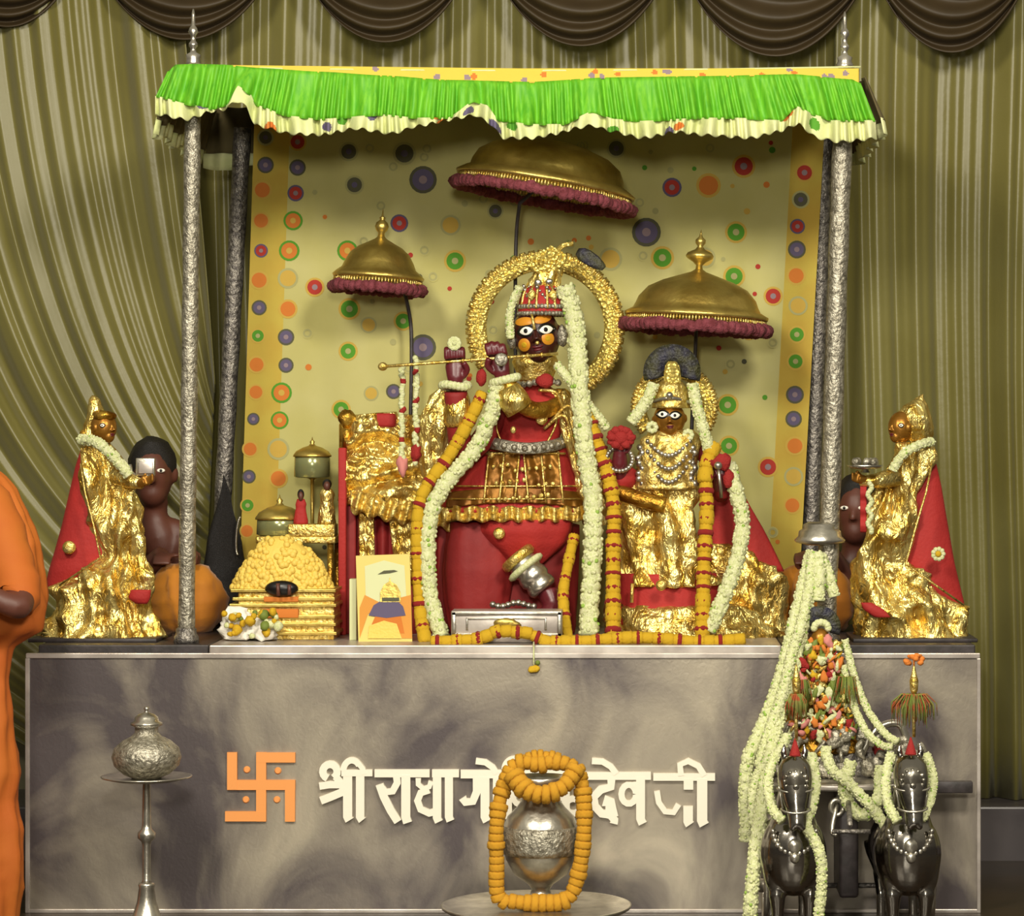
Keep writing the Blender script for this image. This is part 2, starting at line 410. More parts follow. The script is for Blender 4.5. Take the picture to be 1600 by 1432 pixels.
def val(u, v):
    xt, xb = topx(u), botx(u); yt, yb = interp(gt, xt), interp(gb, xb)
    x = xt + (xb-xt)*v; y = yt + (yb-yt)*v
    s = u*1100
    w = (.009*math.sin(s*.46 + 3*math.sin(s*.071) + 1.5*math.sin(s*.029+v)) + .009*math.sin(s*.19+2*math.sin(s*.03)))*(.35+.8*v) + .012*noise.noise(Vector((s*.06, v*1.5, 0)))
    return P(x, y, .055 - .03*v + w)
MB().sheet(val, 900, 10).build('valance', 'green', can, solid=.002)
def hem(u, v):
    x = botx(u) + 3*v*math.sin(u*40); yb, yh = interp(gb, botx(u)), interp(hb, botx(u))
    s = u*1100
    w = (.010*math.sin(s*.40 + 3*math.sin(s*.071)) + .016*math.sin(s*.13+1.0))*(.9+.8*v)
    return P(x, yb - 2 + (yh-yb+2+2.5*math.sin(s*.31))*v, .028 - .012*v + w)
hr = random.Random(3); spots = [(hr.random(), hr.random(), hr.choice([1, 2, 3])) for _ in range(16)]
def hmi(u, v):
    for (a, b, c_) in spots:
        if (abs(u-a)*1100/8)**2 + (abs(v-b)/.3)**2 < 1: return c_
    return 0
MB().sheet(hem, 900, 12, hmi).build('frill', ['cream', 'dot_o', 'dot_p', 'dot_g'], can, solid=.002)
def band(u, v):
    x = 285 + (1342-285)*u; y0 = 101 + 6*min(1, u*2) ; y1 = max(interp(gt, x)+2, y0+1)
    return P(x, y0 + (y1-y0)*v, .062 + .003*math.sin(u*60))
bs_ = [(hr.random(), hr.uniform(.2, .8), hr.choice([1, 2])) for _ in range(22)]
MB().sheet(band, 420, 8, lambda u, v: next((c_ for (a, b, c_) in bs_ if (abs(u-a)*1057/5)**2 + (abs(v-b)*17/4)**2 < 1), 0)).build('top_band', ['yellow', 'dot_o', 'dot_w'], can, solid=.003)
ztop = P(800, 104, .06).z
rf = MB(); a0, a1 = P(275, 0, .06).x, P(1345, 0, .06).x; bk = 1.02
rf.sheet(lambda u, v: (a0 + (a1-a0)*u, .062 + (bk-.062)*v, ztop - .02*math.sin(PI*v) - .012*math.sin(PI*u)), 30, 12)
rf.build('roof_cloth', 'cream', can, solid=.004)
for sx in (-1, 1):
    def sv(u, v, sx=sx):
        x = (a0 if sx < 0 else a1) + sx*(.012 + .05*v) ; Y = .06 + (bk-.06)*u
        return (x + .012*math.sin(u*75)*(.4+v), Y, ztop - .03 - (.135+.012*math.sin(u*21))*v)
    MB().sheet(sv, 140, 6).build('side_valance', 'shaded_lining', can, solid=.002)
    def sh(u, v, sx=sx):
        x = (a0 if sx < 0 else a1) + sx*(.062 + .01*v); Y = .06 + (bk-.06)*u
        return (x + .014*math.sin(u*75), Y, ztop - .16 - .012*math.sin(u*21) - .05*v)
    MB().sheet(sh, 140, 3).build('side_frill', 'cream', can, solid=.002)
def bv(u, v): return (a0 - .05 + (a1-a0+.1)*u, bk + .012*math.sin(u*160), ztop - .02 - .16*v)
MB().sheet(bv, 260, 4).build('back_valance', 'shaded_lining', can, solid=.002)
def bf(u, v): return (a0 - .06 + (a1-a0+.12)*u, bk + .014*math.sin(u*160), ztop - .18 - (.05+.01*math.sin(u*55))*v)
MB().sheet(bf, 260, 3).build('back_frill', 'cream', can, solid=.002)

# ------------------------------------------------------------------ printed backdrop
BY = .93
def bd(px, py):
    t = (py-190)/800; w = (.014*math.sin(px*.028 + .6*t) + .006*math.sin(px*.075+2))*1.0
    return P(px, py, BY + w)
def bdm(px, py, e):
    q = bd(px, py); return Vector((q.x, q.y - e, q.z))
def bfn(u, v):
    py = 170 + (985-170)*v
    l = 398 - 26*v; r = 1290 - 45*v
    return bd(l + (r-l)*u, py)
B = MB().sheet(bfn, 160, 40, lambda u, v: 1 if (u < .062 or u > .945) else 0)
NS = ['backc', 'bord', 'dot_p', 'dot_g', 'dot_o', 'dot_y', 'dot_r', 'dot_d', 'dot_w', 'dot_f']
I = {n: i for i, n in enumerate(NS)}
def disc(px, py, r0, r1, mi, e, sq=1.0):
    n = 18; vs = []; 
    for rr in (r0, r1):
        for j in range(n):
            a = 2*PI*j/n; vs.append(bdm(px + rr*math.cos(a), py + rr*sq*math.sin(a), e))
    B.add(vs, [(j, (j+1) % n, n+(j+1) % n, n+j) for j in range(n)], I[mi])
ST = {'P': ('dot_d', 'dot_p', 'dot_w'), 'G': ('dot_y', 'dot_g', 'dot_f'), 'R': ('dot_y', 'dot_r', 'dot_w'), 'O': ('dot_y', 'dot_o', 'dot_o'), 'Y': ('dot_f', 'dot_y', 'dot_y'), 'D': ('dot_f', 'dot_d', 'dot_p'), 'V': ('dot_g', 'dot_o', 'dot_y'), 'Q': ('dot_p', 'dot_r', 'dot_w')}
dots = [(415,215,12,'D'),(465,222,13,'R'),(545,237,14,'D'),(632,240,17,'D'),(415,258,12,'P'),(465,262,12,'P'),(661,281,20,'P'),(554,289,14,'D'),(410,297,14,'O'),(462,302,12,'Q'),(458,345,14,'V'),(624,349,13,'Q'),(704,352,15,'Y'),(408,345,13,'O'),(408,392,10,'Q'),(452,392,15,'V'),(543,392,15,'V'),(711,408,16,'G'),(405,438,14,'O'),(450,435,15,'Y'),(492,449,14,'R'),(405,481,11,'P'),(450,483,14,'O'),(546,483,16,'G'),(630,502,14,'G'),(576,508,12,'Y'),(661,543,19,'P'),(544,549,14,'G'),
 (403,525,11,'G'),(447,527,12,'P'),(401,570,13,'O'),(447,571,11,'P'),(400,613,12,'O'),(440,614,15,'V'),(396,655,9,'P'),(437,657,13,'V'),(391,702,12,'O'),(435,702,16,'Y'),(389,745,10,'P'),(435,748,14,'O'),(387,790,11,'G'),(386,830,11,'O'),
 (1162,260,17,'R'),(1050,293,14,'Q'),(1107,290,18,'O'),(963,232,14,'D'),(1257,270,14,'R'),(1251,312,13,'D'),(1246,354,11,'Q'),(1245,390,13,'P'),(1244,431,14,'O'),(1247,478,14,'Y'),(1010,363,21,'P'),(1150,363,16,'G'),(1035,403,17,'G'),(954,405,17,'Y'),(1102,403,15,'Y'),(1147,432,16,'G'),(1208,463,14,'R'),(1245,523,13,'G'),(1243,565,13,'G'),(1242,617,13,'P'),(1240,655,12,'P'),(1242,697,14,'O'),(1240,745,14,'Y'),(1238,790,13,'O'),(1137,633,16,'G'),(1139,697,15,'G'),(1200,730,15,'R'),(580,615,11,'Y'),(615,612,11,'P'),(745,495,16,'Y'),(774,330,12,'D'),(1170,520,11,'O'),(533,640,14,'G')]
for (x, y, r, s_) in dots:
    a, b, c_ = ST[s_]
    disc(x, y, r*.82, r*1.08, a, .0014); disc(x, y, r*.3, r*.84, b, .002); disc(x, y, .1, r*.32, c_, .0026)
dr = random.Random(5)
for i in range(170):
    x, y = dr.uniform(480, 1225), dr.uniform(220, 860)
    if any((x-d[0])**2+(y-d[1])**2 < (d[2]+9)**2 for d in dots): continue
    disc(x, y, .1, dr.choice([3.5, 4, 5]), dr.choice(['dot_o', 'dot_r', 'dot_g', 'dot_y', 'dot_f', 'dot_d']), .002) if i % 3 else (disc(x, y, 4, 7, 'dot_f', .002), disc(x, y, 7, 9, 'backc', .002))
o = B.build('backdrop_cloth', NS, solid=0)
tag(o, 'cream cloth printed with coloured rings, hung across the back of the canopy', 'cloth')

# ------------------------------------------------------------------ parasols
def parasol(cx, cy, R, tilt, Y, prof, fin, pole, label, fr_t=13):
    k = S(1, Y); c = P(cx, cy, Y); Rm = Matrix.Rotation(math.radians(tilt), 3, 'Y')
    root = thing('parasol', label, 'parasol', (P(*pole[-1], Y+.1).x, Y+.1, ZT), 'brass ceremonial parasols over the statues')
    d = MB().lathe([(r*k, z*k) for r, z in prof], c, 56, 0, Rm).build('parasol_dome', 'brass', root)
    if fin: MB().lathe([(max(r, .2)*k, z*k) for r, z in fin], c, 24, 0, Rm).build('finial', 'brass', d)
    fg = MB(); n = int(R*.62)
    for j in range(n*2):
        a = 2*PI*j/(n*2); rr = (R*.97)*k
        p0 = c + Rm @ Vector((rr*math.cos(a), rr*math.sin(a), 1*k)); p1 = c + Rm @ Vector((rr*1.01*math.cos(a), rr*1.01*math.sin(a), -8*k))
        fg.tube([p0, p1], [1.3*k, 2.2*k], 5)
    fg.build('gold_fringe', 'gold', root)
    pf = MB(); rg = random.Random(int(cx))
    for j in range(n):
        a = 2*PI*j/n
        q = c + Rm @ Vector((R*k*math.cos(a), R*k*math.sin(a), (-9-fr_t*.45+rg.uniform(-1.5, 1.5))*k))
        pf.ell(q, fr_t*.62*k*rg.uniform(.9, 1.2), seg=8, n=6, nz=.25, nf=60)
    pf.build('pompom_fringe', 'maroonf', root)
    pts = smooth_path([P(x, y, Y + .06) if i == 0 else P(x, y, Y+.1) for i, (x, y) in enumerate(pole)], 30)
    pts[-1].z = ZT
    MB().tube([c + Rm @ Vector((0, 0, 12*k))] + pts, 3.1*k, 10).build('pole', 'stone', root)
    return root
parasol(591, 436, 70, 4, .70, [(70,0),(72,4),(66,10),(58,16),(54,26),(46,40),(34,50),(20,57),(9,63),(6,66)], [(6,64),(5,72),(9,76),(11,82),(9,88),(4,92),(4,94),(5,96),(2,98),(.3,110)], [(630,448),(641,500),(643,560),(641,700),(640,990)], 'small brass parasol with maroon fringe and ball finial, left of the large statue', 14)
parasol(852, 292, 140, 9.5, .56, [(140,0),(142,5),(128,14),(122,16),(120,26),(112,42),(92,56),(60,66),(28,72),(5,74)], None, [(812,318),(806,390),(806,600),(815,990)], 'largest brass parasol, tilted over the large statue right under the green valance', 14)
parasol(1088, 497, 112, 3.2, .62, [(112,0),(113,5),(100,12),(96,20),(92,30),(78,46),(56,57),(30,66),(12,72),(6,76)], [(6,74),(5,82),(10,87),(20,93),(22,97),(19,102),(8,107),(4,112),(8,117),(8,122),(3,127),(1.5,132),(.3,138)], [(1088,505),(1086,560),(1080,700),(1075,990)], 'brass parasol with stacked finial over the small statue on the right', 15)

# ------------------------------------------------------------------ garlands
def jasmine(path, w, label, cat='garland', mat_='jas', group=None, dens=1.0):
    pts = resample(smooth_path(path, 60), w*.16); m = MB(); rg = random.Random(len(pts))
    if len(pts) < 3: return
    m.tube(pts, [w*.5*(1+.1*math.sin(i*1.3)+.12*(rg.random()-.5)) for i in range(len(pts))], 10, 0)
    for i, p in enumerate(pts[:-1]):
        t = (pts[i+1]-p).normalized(); up = Vector((0, -1, 0)); up = (up-t*up.dot(t)).normalized(); sd = t.cross(up)
        for q in range(4):
            a = rg.uniform(0, 2*PI); d = sd*math.cos(a)+up*math.sin(a); c = p + d*w*.47
            m.ell(c, (w*.13, w*.13, w*.13), 1 if rg.random() < .07 else 0, seg=6, n=4)
    o = m.build('flower_garland', [mat_, 'jasg'])
    tag(o, label, cat, group); return o
_mp = {}
def marigold(path, w, label, red_every=3, mt='mari', group=None, flat=1.0):
    """strand of separate blossoms with red petal bands between"""
    pts = resample(smooth_path(path, 120), w*flat)
    root = thing('marigold_garland', label, 'garland', pts[-1], group)
    if mt not in _mp:
        a = MB()
        rs = []
        for i, (rq, zq) in enumerate(((.18, -.44), (.38, -.42), (.47, -.33), (.5, -.15), (.49, 0), (.5, .15), (.47, .33), (.38, .42), (.18, .44))):
            rs.append([Vector((rq*(1+.07*math.cos(9*q+i*1.7))*math.cos(q), rq*(1+.07*math.cos(9*q+i*1.7))*math.sin(q), zq+.03*math.sin(9*q+i))) for q in (2*PI*j/27 for j in range(27))])
        a.rings(rs); me = a.build('marigold_blossom', mt)
        b = MB().lathe([(.2, -.2), (.5, -.18), (.56, 0), (.5, .18), (.2, .2)], (0, 0, 0), 14, fn=lambda q, z: 1+.08*math.sin(6*q)); be = b.build('red_petal_band', 'rose')
        _mp[mt] = (me.data, be.data)
        bpy.data.objects.remove(me); bpy.data.objects.remove(be)
    A, Bm = _mp[mt]; wl = wloc(root)
    MB().tube(pts, w*.08, 5).build('thread', 'jasg', root)
    rg = random.Random(len(pts)+int(w*1e4))
    cc = .18*0
    def put(nm, me, p, t, sw, sl):
        o = bpy.data.objects.new(nm, me); col.objects.link(o); o.parent = root
        o.location = p - wl; o.rotation_mode = 'QUATERNION'; o.rotation_quaternion = t.to_track_quat('Z', 'Y'); o.scale = (sw, sw, sl)
    for i, p in enumerate(pts):
        t = (pts[min(i+1, len(pts)-1)] - pts[max(i-1, 0)]).normalized()
        put('marigold_blossom', A, p, t, w*(rg.uniform(.92, 1.12) if red_every else rg.uniform(.88, 1.25)), w*1.12*flat/.86)
        if red_every and i < len(pts)-1 and (red_every < 4 or i % 2 == 0):
            put('red_petal_band', Bm, (p+pts[i+1])/2, t, w*rg.uniform(.96, 1.12), w*rg.uniform(.7, 1.1))
    return root

def head(root, px, py, Y, w, h, mats_head, roll=0, eyes=((-.3, .08), (.3, .08)), ew=.30, eh=.14, name='head', depth=.5, face_dir=0):
    """ellipsoid head with nose, lips, chin, ears; returns centre and radii"""
    c = P(px, py, Y); a, b, h2 = S(w/2, Y), S(w/2, Y)*1.05, S(h/2, Y)
    Rr = Matrix.Rotation(-math.radians(roll), 3, 'Y') @ Matrix.Rotation(face_dir, 3, 'Z')
    def L(u, v, d): return c + Rr @ Vector((u*a, -d*b, v*h2))
    m = MB(); m.ell(c, (a, b, h2), R=Rr, seg=28, n=18)
    m.ell(L(0, -.55, .55), (a*.5, b*.45, h2*.42), R=Rr)
    m.tube([L(0, .15, .95), L(0, -.1, 1.12), L(0, -.2, 1.16)], [a*.07, a*.12, a*.16], 10)
    for s in (-1, 1): m.ell(L(s*.13, -.2, 1.04), a*.09, seg=8, n=6)
    for s in (-1, 1): m.ell(L(s*1.0, -.02, .05), (a*.12, b*.2, h2*.24), R=Rr)
    o = m.build(name, mats_head, root, remesh=max(.0018, a*.045))
    lp = MB()
    lp.ell(L(0, -.42, .98), (a*.24, b*.1, h2*.06), R=Rr); lp.ell(L(0, -.52, .95), (a*.19, b*.1, h2*.06), R=Rr)
    lp.build('lips', 'maroon', o)
    for (u, v) in eyes:
        e = MB(); rl = math.radians(roll) if abs(face_dir) < .1 else 0
        e.patch(c, (a, b, h2), u*a, v*h2, a*ew*1.22, h2*eh*1.35, 0, a*.05, 0, rl, almond=True)
        e.patch(c, (a, b, h2), u*a, v*h2, a*ew, h2*eh, 0, a*.085, 1, rl, almond=True)
        e.patch(c, (a, b, h2), (u-.02)*a, v*h2, a*ew*.33, h2*eh*.6, 0, a*.12, 0, rl)
        e.build('eye', ['black', 'white'], o)
    return o, c, a, b, h2, Rr, L

# ------------------------------------------------------------------ throne draped in gold
th = thing('throne', 'throne under crumpled gold cloth beside and behind the large statue, red and gold panels below', 'throne', (P(740, 0, .62).x, .62, ZT))
m = MB()
def drape(u, v):
    top = 652 - 8*math.sin(u*3) + (4 if u > .5 else 0); bot = 782 + 30*u**.7
    px = 533 + 172*u + 8*math.sin(v*4); py = top + (bot-top)*v
    s = noise.noise(Vector((u*4, v*2.2 + u*2, 1)))
    f = .022*math.sin((v*15 + u*7) + 4*noise.noise(Vector((u*2.5, v*3, 0)))) + .03*s + .012*noise.noise(Vector((u*12, v*18, 4)))
    return P(px, py, .52 + f)
m.sheet(drape, 90, 90).build('gold_drape', 'foil', th, solid=.004)
m = MB(); a = P(536, 650, .72); b_ = P(700, 815, .5)
m.box((a.x, .57, b_.z+.02), (b_.x, .74, a.z-.012)).build('seat_block', 'lame', th, bevel=.02)
m = MB()
m.sheet(lambda u, v: P(548 + 155*u, 780 + 30*u**.7 + (-14 + 32*v) + 4*math.sin(u*40), .475 + .012*math.sin(u*50 + 3*v)+.01*noise.noise(Vector((u*25, v*6, 0)))), 130, 6).build('gold_hem', 'gold', th, solid=.004)
MB().ell(P(543, 655, .52), (S(14), S(14), S(16)), nz=.4, nf=50, seg=16).tube([P(543, 670, .52), P(540, 700, .52)], [.02, .012], 8).build('arm_knob', 'lame', th)
MB().box((P(585, 0, .5).x, .5, P(0, 668, .5).z), (P(618, 0, .5).x, .56, P(0, 646, .5).z)).build('red_cushion', 'red', th, bevel=.01)
for x in (548, 692):
    MB().box((P(x-8, 0, .55).x, .53, ZT), (P(x+9, 0, .55).x, .58, P(0, 790, .55).z)).build('leg', 'dred', th, bevel=.006)
MB().sheet(lambda u, v: P(558 + 145*u, 792 + 200*v, .56 + .012*math.sin(u*40)), 60, 10).build('skirt_panel', 'dred', th, solid=.004)
m = MB()
for (x0, w) in ((560, 24), (606, 38)):
    m.sheet(lambda u, v, x0=x0, w=w: P(x0 + w*u + 14*v*(1 if x0 > 600 else .2), 800 + 110*v, .525 + .008*noise.noise(Vector((u*6, v*9, x0)))), 12, 30)
m.build('gold_stripe', 'foil', th, solid=.004)
MB().box((P(529, 0, .5).x, .49, ZT), (P(541, 0, .5).x, .53, P(0, 700, .5).z)).build('side_rail', 'red', th, bevel=.004)

# ------------------------------------------------------------------ large central statue
Y = .5
big = thing('deity_statue', 'large dark-faced statue in gold crown and red jacket playing a flute, inside a gold halo', 'statue', (P(810, 0, Y).x, Y, ZT), None)
# red under-cloth and legs
m = MB().silh([(806, 760, 840), (818, 690, 905), (860, 690, 905), (930, 694, 902), (975, 700, 900), (993, 704, 896)], .56, .35, 0, rip=.02, nrip=23)
m.build('red_undercloth', 'dred', big)
MB().silh([(816,706,784),(850,696,800),(890,692,806),(940,694,796),(975,700,786),(991,706,780)], .49, .55, 0, rip=.035, nrip=11, step=5).build('trouser_leg', 'dred', big)
MB().silh([(812,752,896),(830,748,894),(850,764,884),(866,784,866),(880,800,850),(888,806,838)], .455, .5, 0, rip=.03, nrip=7, step=4, seg=50).build('trouser_leg', 'red', big)
m = MB()
A_, B_ = P(806, 868, .385), P(862, 936, .37)
pr = [(26, 0), (24, 12), (29, 20), (28, 26), (24, 30), (27, 36), (27, 44), (23, 48), (26, 54), (26, 60), (22, 64)]
dd = (B_-A_); ql = dd.to_track_quat('Z', 'Y').to_matrix()
m.lathe([(S(r)*.95, S(z)*1.15) for r, z in pr], A_, 24, 0, ql).build('anklet', 'silver', big)
m = MB().lathe([(S(27), 0), (S(31), S(4)), (S(31), S(12)), (S(26), S(16))], A_ - dd*.02, 24, 0, ql); m.build('gold_anklet', 'gold', big)
m = MB().lathe([(S(29), S(20)), (S(34), S(23)), (S(34), S(28)), (S(28), S(31))], A_, 24, 0, ql, fn=lambda q, z: 1+.06*math.sin(12*q)); m.build('pearl_anklet', 'jas', big)
fm = MB().tube([P(858, 925, .38), P(866, 950, .36), P(850, 966, .33), P(815, 970, .31)], [S(20), S(19), S(16), S(9)], 14)
for k in range(5): fm.tube([P(822-k, 966+k*2.5-4, .315+.012*k), P(806-k*1.5+abs(k-1)*2, 968+k*2.5-4, .305+.012*k)], [S(5.5), S(3.6)], 8)
fm.build('foot', 'maroon', big, remesh=.004)
fm = MB().tube([P(772, 960, .46), P(772, 985, .44), P(740, 985, .38)], [S(20), S(19), S(12)], 14); fm.build('foot', 'maroon', big)
m = MB()
for k in range(9): m.ell(P(770+k*8, 945+3*math.sin(k), .34), S(5.5), seg=8, n=6)
m.build('toe_jewels', 'silver', big)
MB().ell(P(780, 834, .385), (S(10), S(5), S(10))).build('brooch', 'gold', big)
# skirt
sk = [(688, 758, 884), (705, 752, 888), (730, 732, 898), (760, 712, 908), (785, 696, 914), (800, 690, 917)]
so = MB().silh(sk, .5, .5, 0, rip=.025, nrip=17, maxd=.14, step=5).build('skirt', 'red', big)
def onsk(px, py, e=.006):
    # front depth of the skirt
    k = 0
    while k < len(sk)-2 and py > sk[k+1][0]: k += 1
    t = (py-sk[k][0])/(sk[k+1][0]-sk[k][0]); l = sk[k][1]+(sk[k+1][1]-sk[k][1])*t; r = sk[k][2]+(sk[k+1][2]-sk[k][2])*t
    c_ = (l+r)/2; hw = (r-l)/2; q = max(.05, 1-((px-c_)/hw)**2)
    return P(px, py, .5 - min(S(hw)*.5, .14)*1.025*math.sqrt(q) - e)
for (xa, xb, ya, yb, fl_) in ((764, 812, 706, 786, -8), (818, 872, 706, 786, 8)):
    MB().sheet(lambda u, v: onsk(xa + (xb-xa)*u + fl_*v, ya + (yb-ya)*v, .010 + .010*noise.noise(Vector((u*5+xa, v*6, 2))) + .004*math.sin(u*14)), 30, 40).build('gold_panel', 'bronze', so, solid=.004)
def hemf(u, v):
    px = 698 + 212*u; py = 764 + 24*v - 8*math.sin(PI*u) + 6
    return onsk(px, min(py, 799), .012 + .006*math.sin(u*60)*v)
MB().sheet(hemf, 120, 12).build('gold_border', 'bronze', so, solid=.004)
m = MB()
m.sheet(lambda u, v: onsk(690 + 228*u, 792, .014 + .012*math.sin(u*75) + .006*noise.noise(Vector((u*90, v*4, 0)))) + Vector((0, 0, -S(24*v + 2*math.sin(u*50)))), 200, 6)
m.build('gold_fringe', 'gold', so, solid=.004)
m = MB().tube([onsk(x, 760 - 0.0*x, .018) for x in range(712, 908, 8)], .003, 6); m.tube([onsk(x, 780, .018) for x in range(702, 914, 8)], .003, 6)
m.tube([onsk(x, 708+abs(x-820)*.02, .016) for x in range(757, 886, 6)], .004, 6)
for (xa, xb, fl_) in ((764, 812, -8), (818, 872, 8)):
    for xe in (xa, (xa+xb)/2, xb): m.tube([onsk(xe + fl_*t, 706+80*t, .022) for t in (0, .25, .5, .75, 1)], .0035, 6)
for j in range(26):
    x = 768 + (j*37) % 100; m.ell(onsk(x, 712 + (j*23) % 70, .022), (S(4), .004, S(4)), nz=.6, nf=60, seg=8, n=6)
m.build('piping', 'gold', so)
# torso
to = MB().silh([(598, 812, 850), (612, 790, 872), (630, 772, 888), (660, 770, 884), (690, 778, 872), (702, 770, 878)], .5, .62, 0, step=4).build('jacket', 'red', big)
m = MB()
for pts in ([(778, 634), (776, 670), (786, 695)], [(873, 630), (868, 665), (850, 700)]):
    m.tube(smooth_path([P(x, y, .425) for x, y in pts], 10), .0035, 6)
m.build('gold_edging', 'gold', to)
MB().ell(P(846, 655, .39), (S(10), S(4), S(10))).ell(P(802, 672, .40), (S(5), S(3), S(6))).build('brooch', 'gold', to)
bl = MB(); pts = smooth_path([P(756, 686, .50), P(775, 694, .42), P(820, 701, .385), (P(862, 697, .42)), P(884, 690, .50)], 24)
bl.tube(pts, S(10), 12, flat=.35); 
for p in pts[::2]: bl.ell(p + Vector((0, -.008, 0)), S(5.5), 0, seg=8, n=6)
bl.build('jewelled_belt', 'esilver', to)
# gold shawls over shoulders and beside the arms
def foilrow(name, rows, Y, mt='foil', dr=.45, nz=.05, par=None, nf=12, rip=.05, nrip=7, step=4): return MB().silh(rows, Y, dr, 0, nz=nz, nf=nf, rip=rip, nrip=nrip, step=step, seg=56).build(name, mt, par)
foilrow('shawl', [(608, 860, 884), (620, 852, 900), (650, 870, 912), (690, 882, 920), (740, 898, 950), (790, 905, 966), (820, 910, 966)], .47, par=big)
foilrow('shawl', [(602, 690, 704), (620, 668, 712), (660, 652, 706), (710, 652, 700), (750, 660, 694), (765, 668, 684)], .48, par=big)
m = MB()
for (x0, x1, y0, y1) in ((842, 880, 640, 628), (850, 898, 700, 640), (860, 905, 690, 620)):
    m.tube(smooth_path([P(x0, y0-30, .42), P((x0+x1)/2+8, (y0+y1)/2-20, .40), P(x1, y0, .42)], 14), [.006]*14 if False else .006, 8)
m.build('gold_cord', 'gold', big)
# arms
m = MB().tube(smooth_path([P(790, 625, .48), P(752, 690, .44), P(724, 705, .41), P(716, 668, .38), P(712, 612, .36)], 24), S(19), 16)
m.build('sleeve', 'dred', big)
m = MB().lathe([(S(17), 0), (S(22), S(8)), (S(23), S(26)), (S(20), S(46)), (S(17), S(56))][::1], P(715, 668, .37), 24, fn=lambda q, z: 1+.04*math.sin(9*q+z*200)); m.build('gold_cuff', 'foil', big)
m = MB().tube(smooth_path([P(872, 632, .47), P(856, 640, .41), P(830, 640, .36), P(806, 622, .34), P(790, 592, .34)], 24), S(14), 16)
m.build('sleeve', 'lame', big)
m = MB().tube([P(812, 640, .335), P(802, 625, .33), P(793, 606, .33)], [S(24), S(25), S(19)], 18); m.ell(P(806, 622, .31), (S(20), .02, S(14)), nz=.3, nf=60); m.build('gold_cuff', 'foil', big)
# fluting hands
flA, flB = P(598, 573, .34), P(872, 553, .36)
fd = (flB-flA)
def hand(cx, cy, Yh, wrist, flip, par, mt='maroon'):
    """palm, four bent fingers curling over the flute, thumb from the side below"""
    m = MB(); c_ = P(cx, cy, Yh); w = P(*wrist, Yh)
    up = (c_ - w).normalized(); fx = fd.normalized(); ou = Vector((0, -1, 0)); L_ = (c_-w).length
    m.tube([w, w + up*L_*.35, c_ - up*L_*.1 + Vector((0, .01, 0)), c_ + up*L_*.35 + Vector((0, .012, 0))], [S(11), S(14), S(17), S(13)], 14, flat=.65)
    for k, ln in enumerate((.9, 1.05, 1.0, .8)):
        o_ = fx*(k-1.5)*S(8.6)
        b0 = c_ + up*L_*.25 + o_ + Vector((0, .012, 0))
        top = b0 + up*S(17)*ln + ou*.004; knk = top + ou*S(12) + up*S(1); tip = knk - up*S(17)*ln + ou*.002
        m.tube(smooth_path([b0, top, knk, tip], 12), [S(4.6)]*12 + [S(4)], 8)
    t0 = w + up*L_*.35 + fx*flip*S(12)
    m.tube(smooth_path([t0, t0 + fx*flip*S(8) + up*S(12) + ou*.01, t0 + fx*flip*S(2) + up*S(24) + ou*.02], 8), S(5), 8)
    return m.build('hand', mt, par, remesh=.0032)
fA = lambda t: flA + fd*t
h1 = hand(711, 570, .355, (712, 602), 1, big); h2 = hand(779, 563, .36, (786, 592), -1, big)
MB().lathe([(.001, -.004), (S(9), -.004), (S(11), 0), (S(9), .004), (.001, .005)], P(783, 562, .305), 20, 0, Matrix.Rotation(PI/2, 3, 'X')).build('palm_ornament', 'esilver', h2)
m = MB(); c_ = P(710, 537, .33)
for j in range(10):
    a = 2*PI*j/10; m.ell(c_ + Vector((math.cos(a)*S(7), -.004, math.sin(a)*S(7))), (S(5), .005, S(5)), seg=8, n=6)
m.ell(c_ + Vector((0, -.006, 0)), S(4), 0, seg=8, n=6)
m.build('hand_flower', 'jas', big)
m = MB()
for j in range(20):
    a = 2*PI*j/20; m.ell(P(711, 603, .35) + Vector((math.cos(a)*S(21), math.sin(a)*S(15), S(2)*math.sin(2*a))), S(7), seg=8, n=6)
m.build('flower_bracelet', 'jas', big)
m = MB()
for j in range(20):
    a = 2*PI*j/20; m.ell(P(789, 594, .33) + Vector((math.cos(a)*S(20), math.sin(a)*S(15), S(5)*math.cos(a))), S(7), seg=8, n=6)
m.build('flower_bracelet', 'jas', big)
fm = MB().tube([flA + fd*t for t in (0, .2, .5, 1)], S(2.6), 12); fm.ell(flA, (S(8), S(6), S(7)))
for t in (.45, .5, .55, .82, .9): fm.tube([fA(t), fA(t+.012)], S(4.3), 12)
fl_o = fm.build('flute', 'gold', big)
# head
ho, hc, ha, hb_, hh, hR, HL = head(big, 838, 524, .47, 74, 92, 'face', roll=10, eyes=((-.36, .17), (.48, .10)), ew=.34, eh=.17)
rl = math.radians(10)
for (u, v) in ((-.55, -.28), (.48, -.2)):
    m = MB()
    m.patch(hc, (ha, hb_, hh), u*ha, v*hh, ha*.26, hh*.22, 0, ha*.05, 0, rl); m.patch(hc, (ha, hb_, hh), u*ha, v*hh, ha*.14, hh*.12, 0, ha*.08, 1, rl)
    m.build('cheek_mark', ['carde', 'mari'], ho)
m = MB()
m.patch(hc, (ha, hb_, hh), -.38*ha, .50*hh, ha*.40, hh*.15, -.1, ha*.06, 0, rl); m.patch(hc, (ha, hb_, hh), .40*ha, .48*hh, ha*.38, hh*.15, .1, ha*.06, 0, rl)
m.build('brow_band', 'carde', ho)
m = MB().tube([HL(0, .85, .75), HL(0, .5, 1.0), HL(0, .15, 1.08)], S(2.6), 8).ell(HL(.02, -.3, 1.22), S(3.5)); m.build('forehead_mark', 'gold', ho)
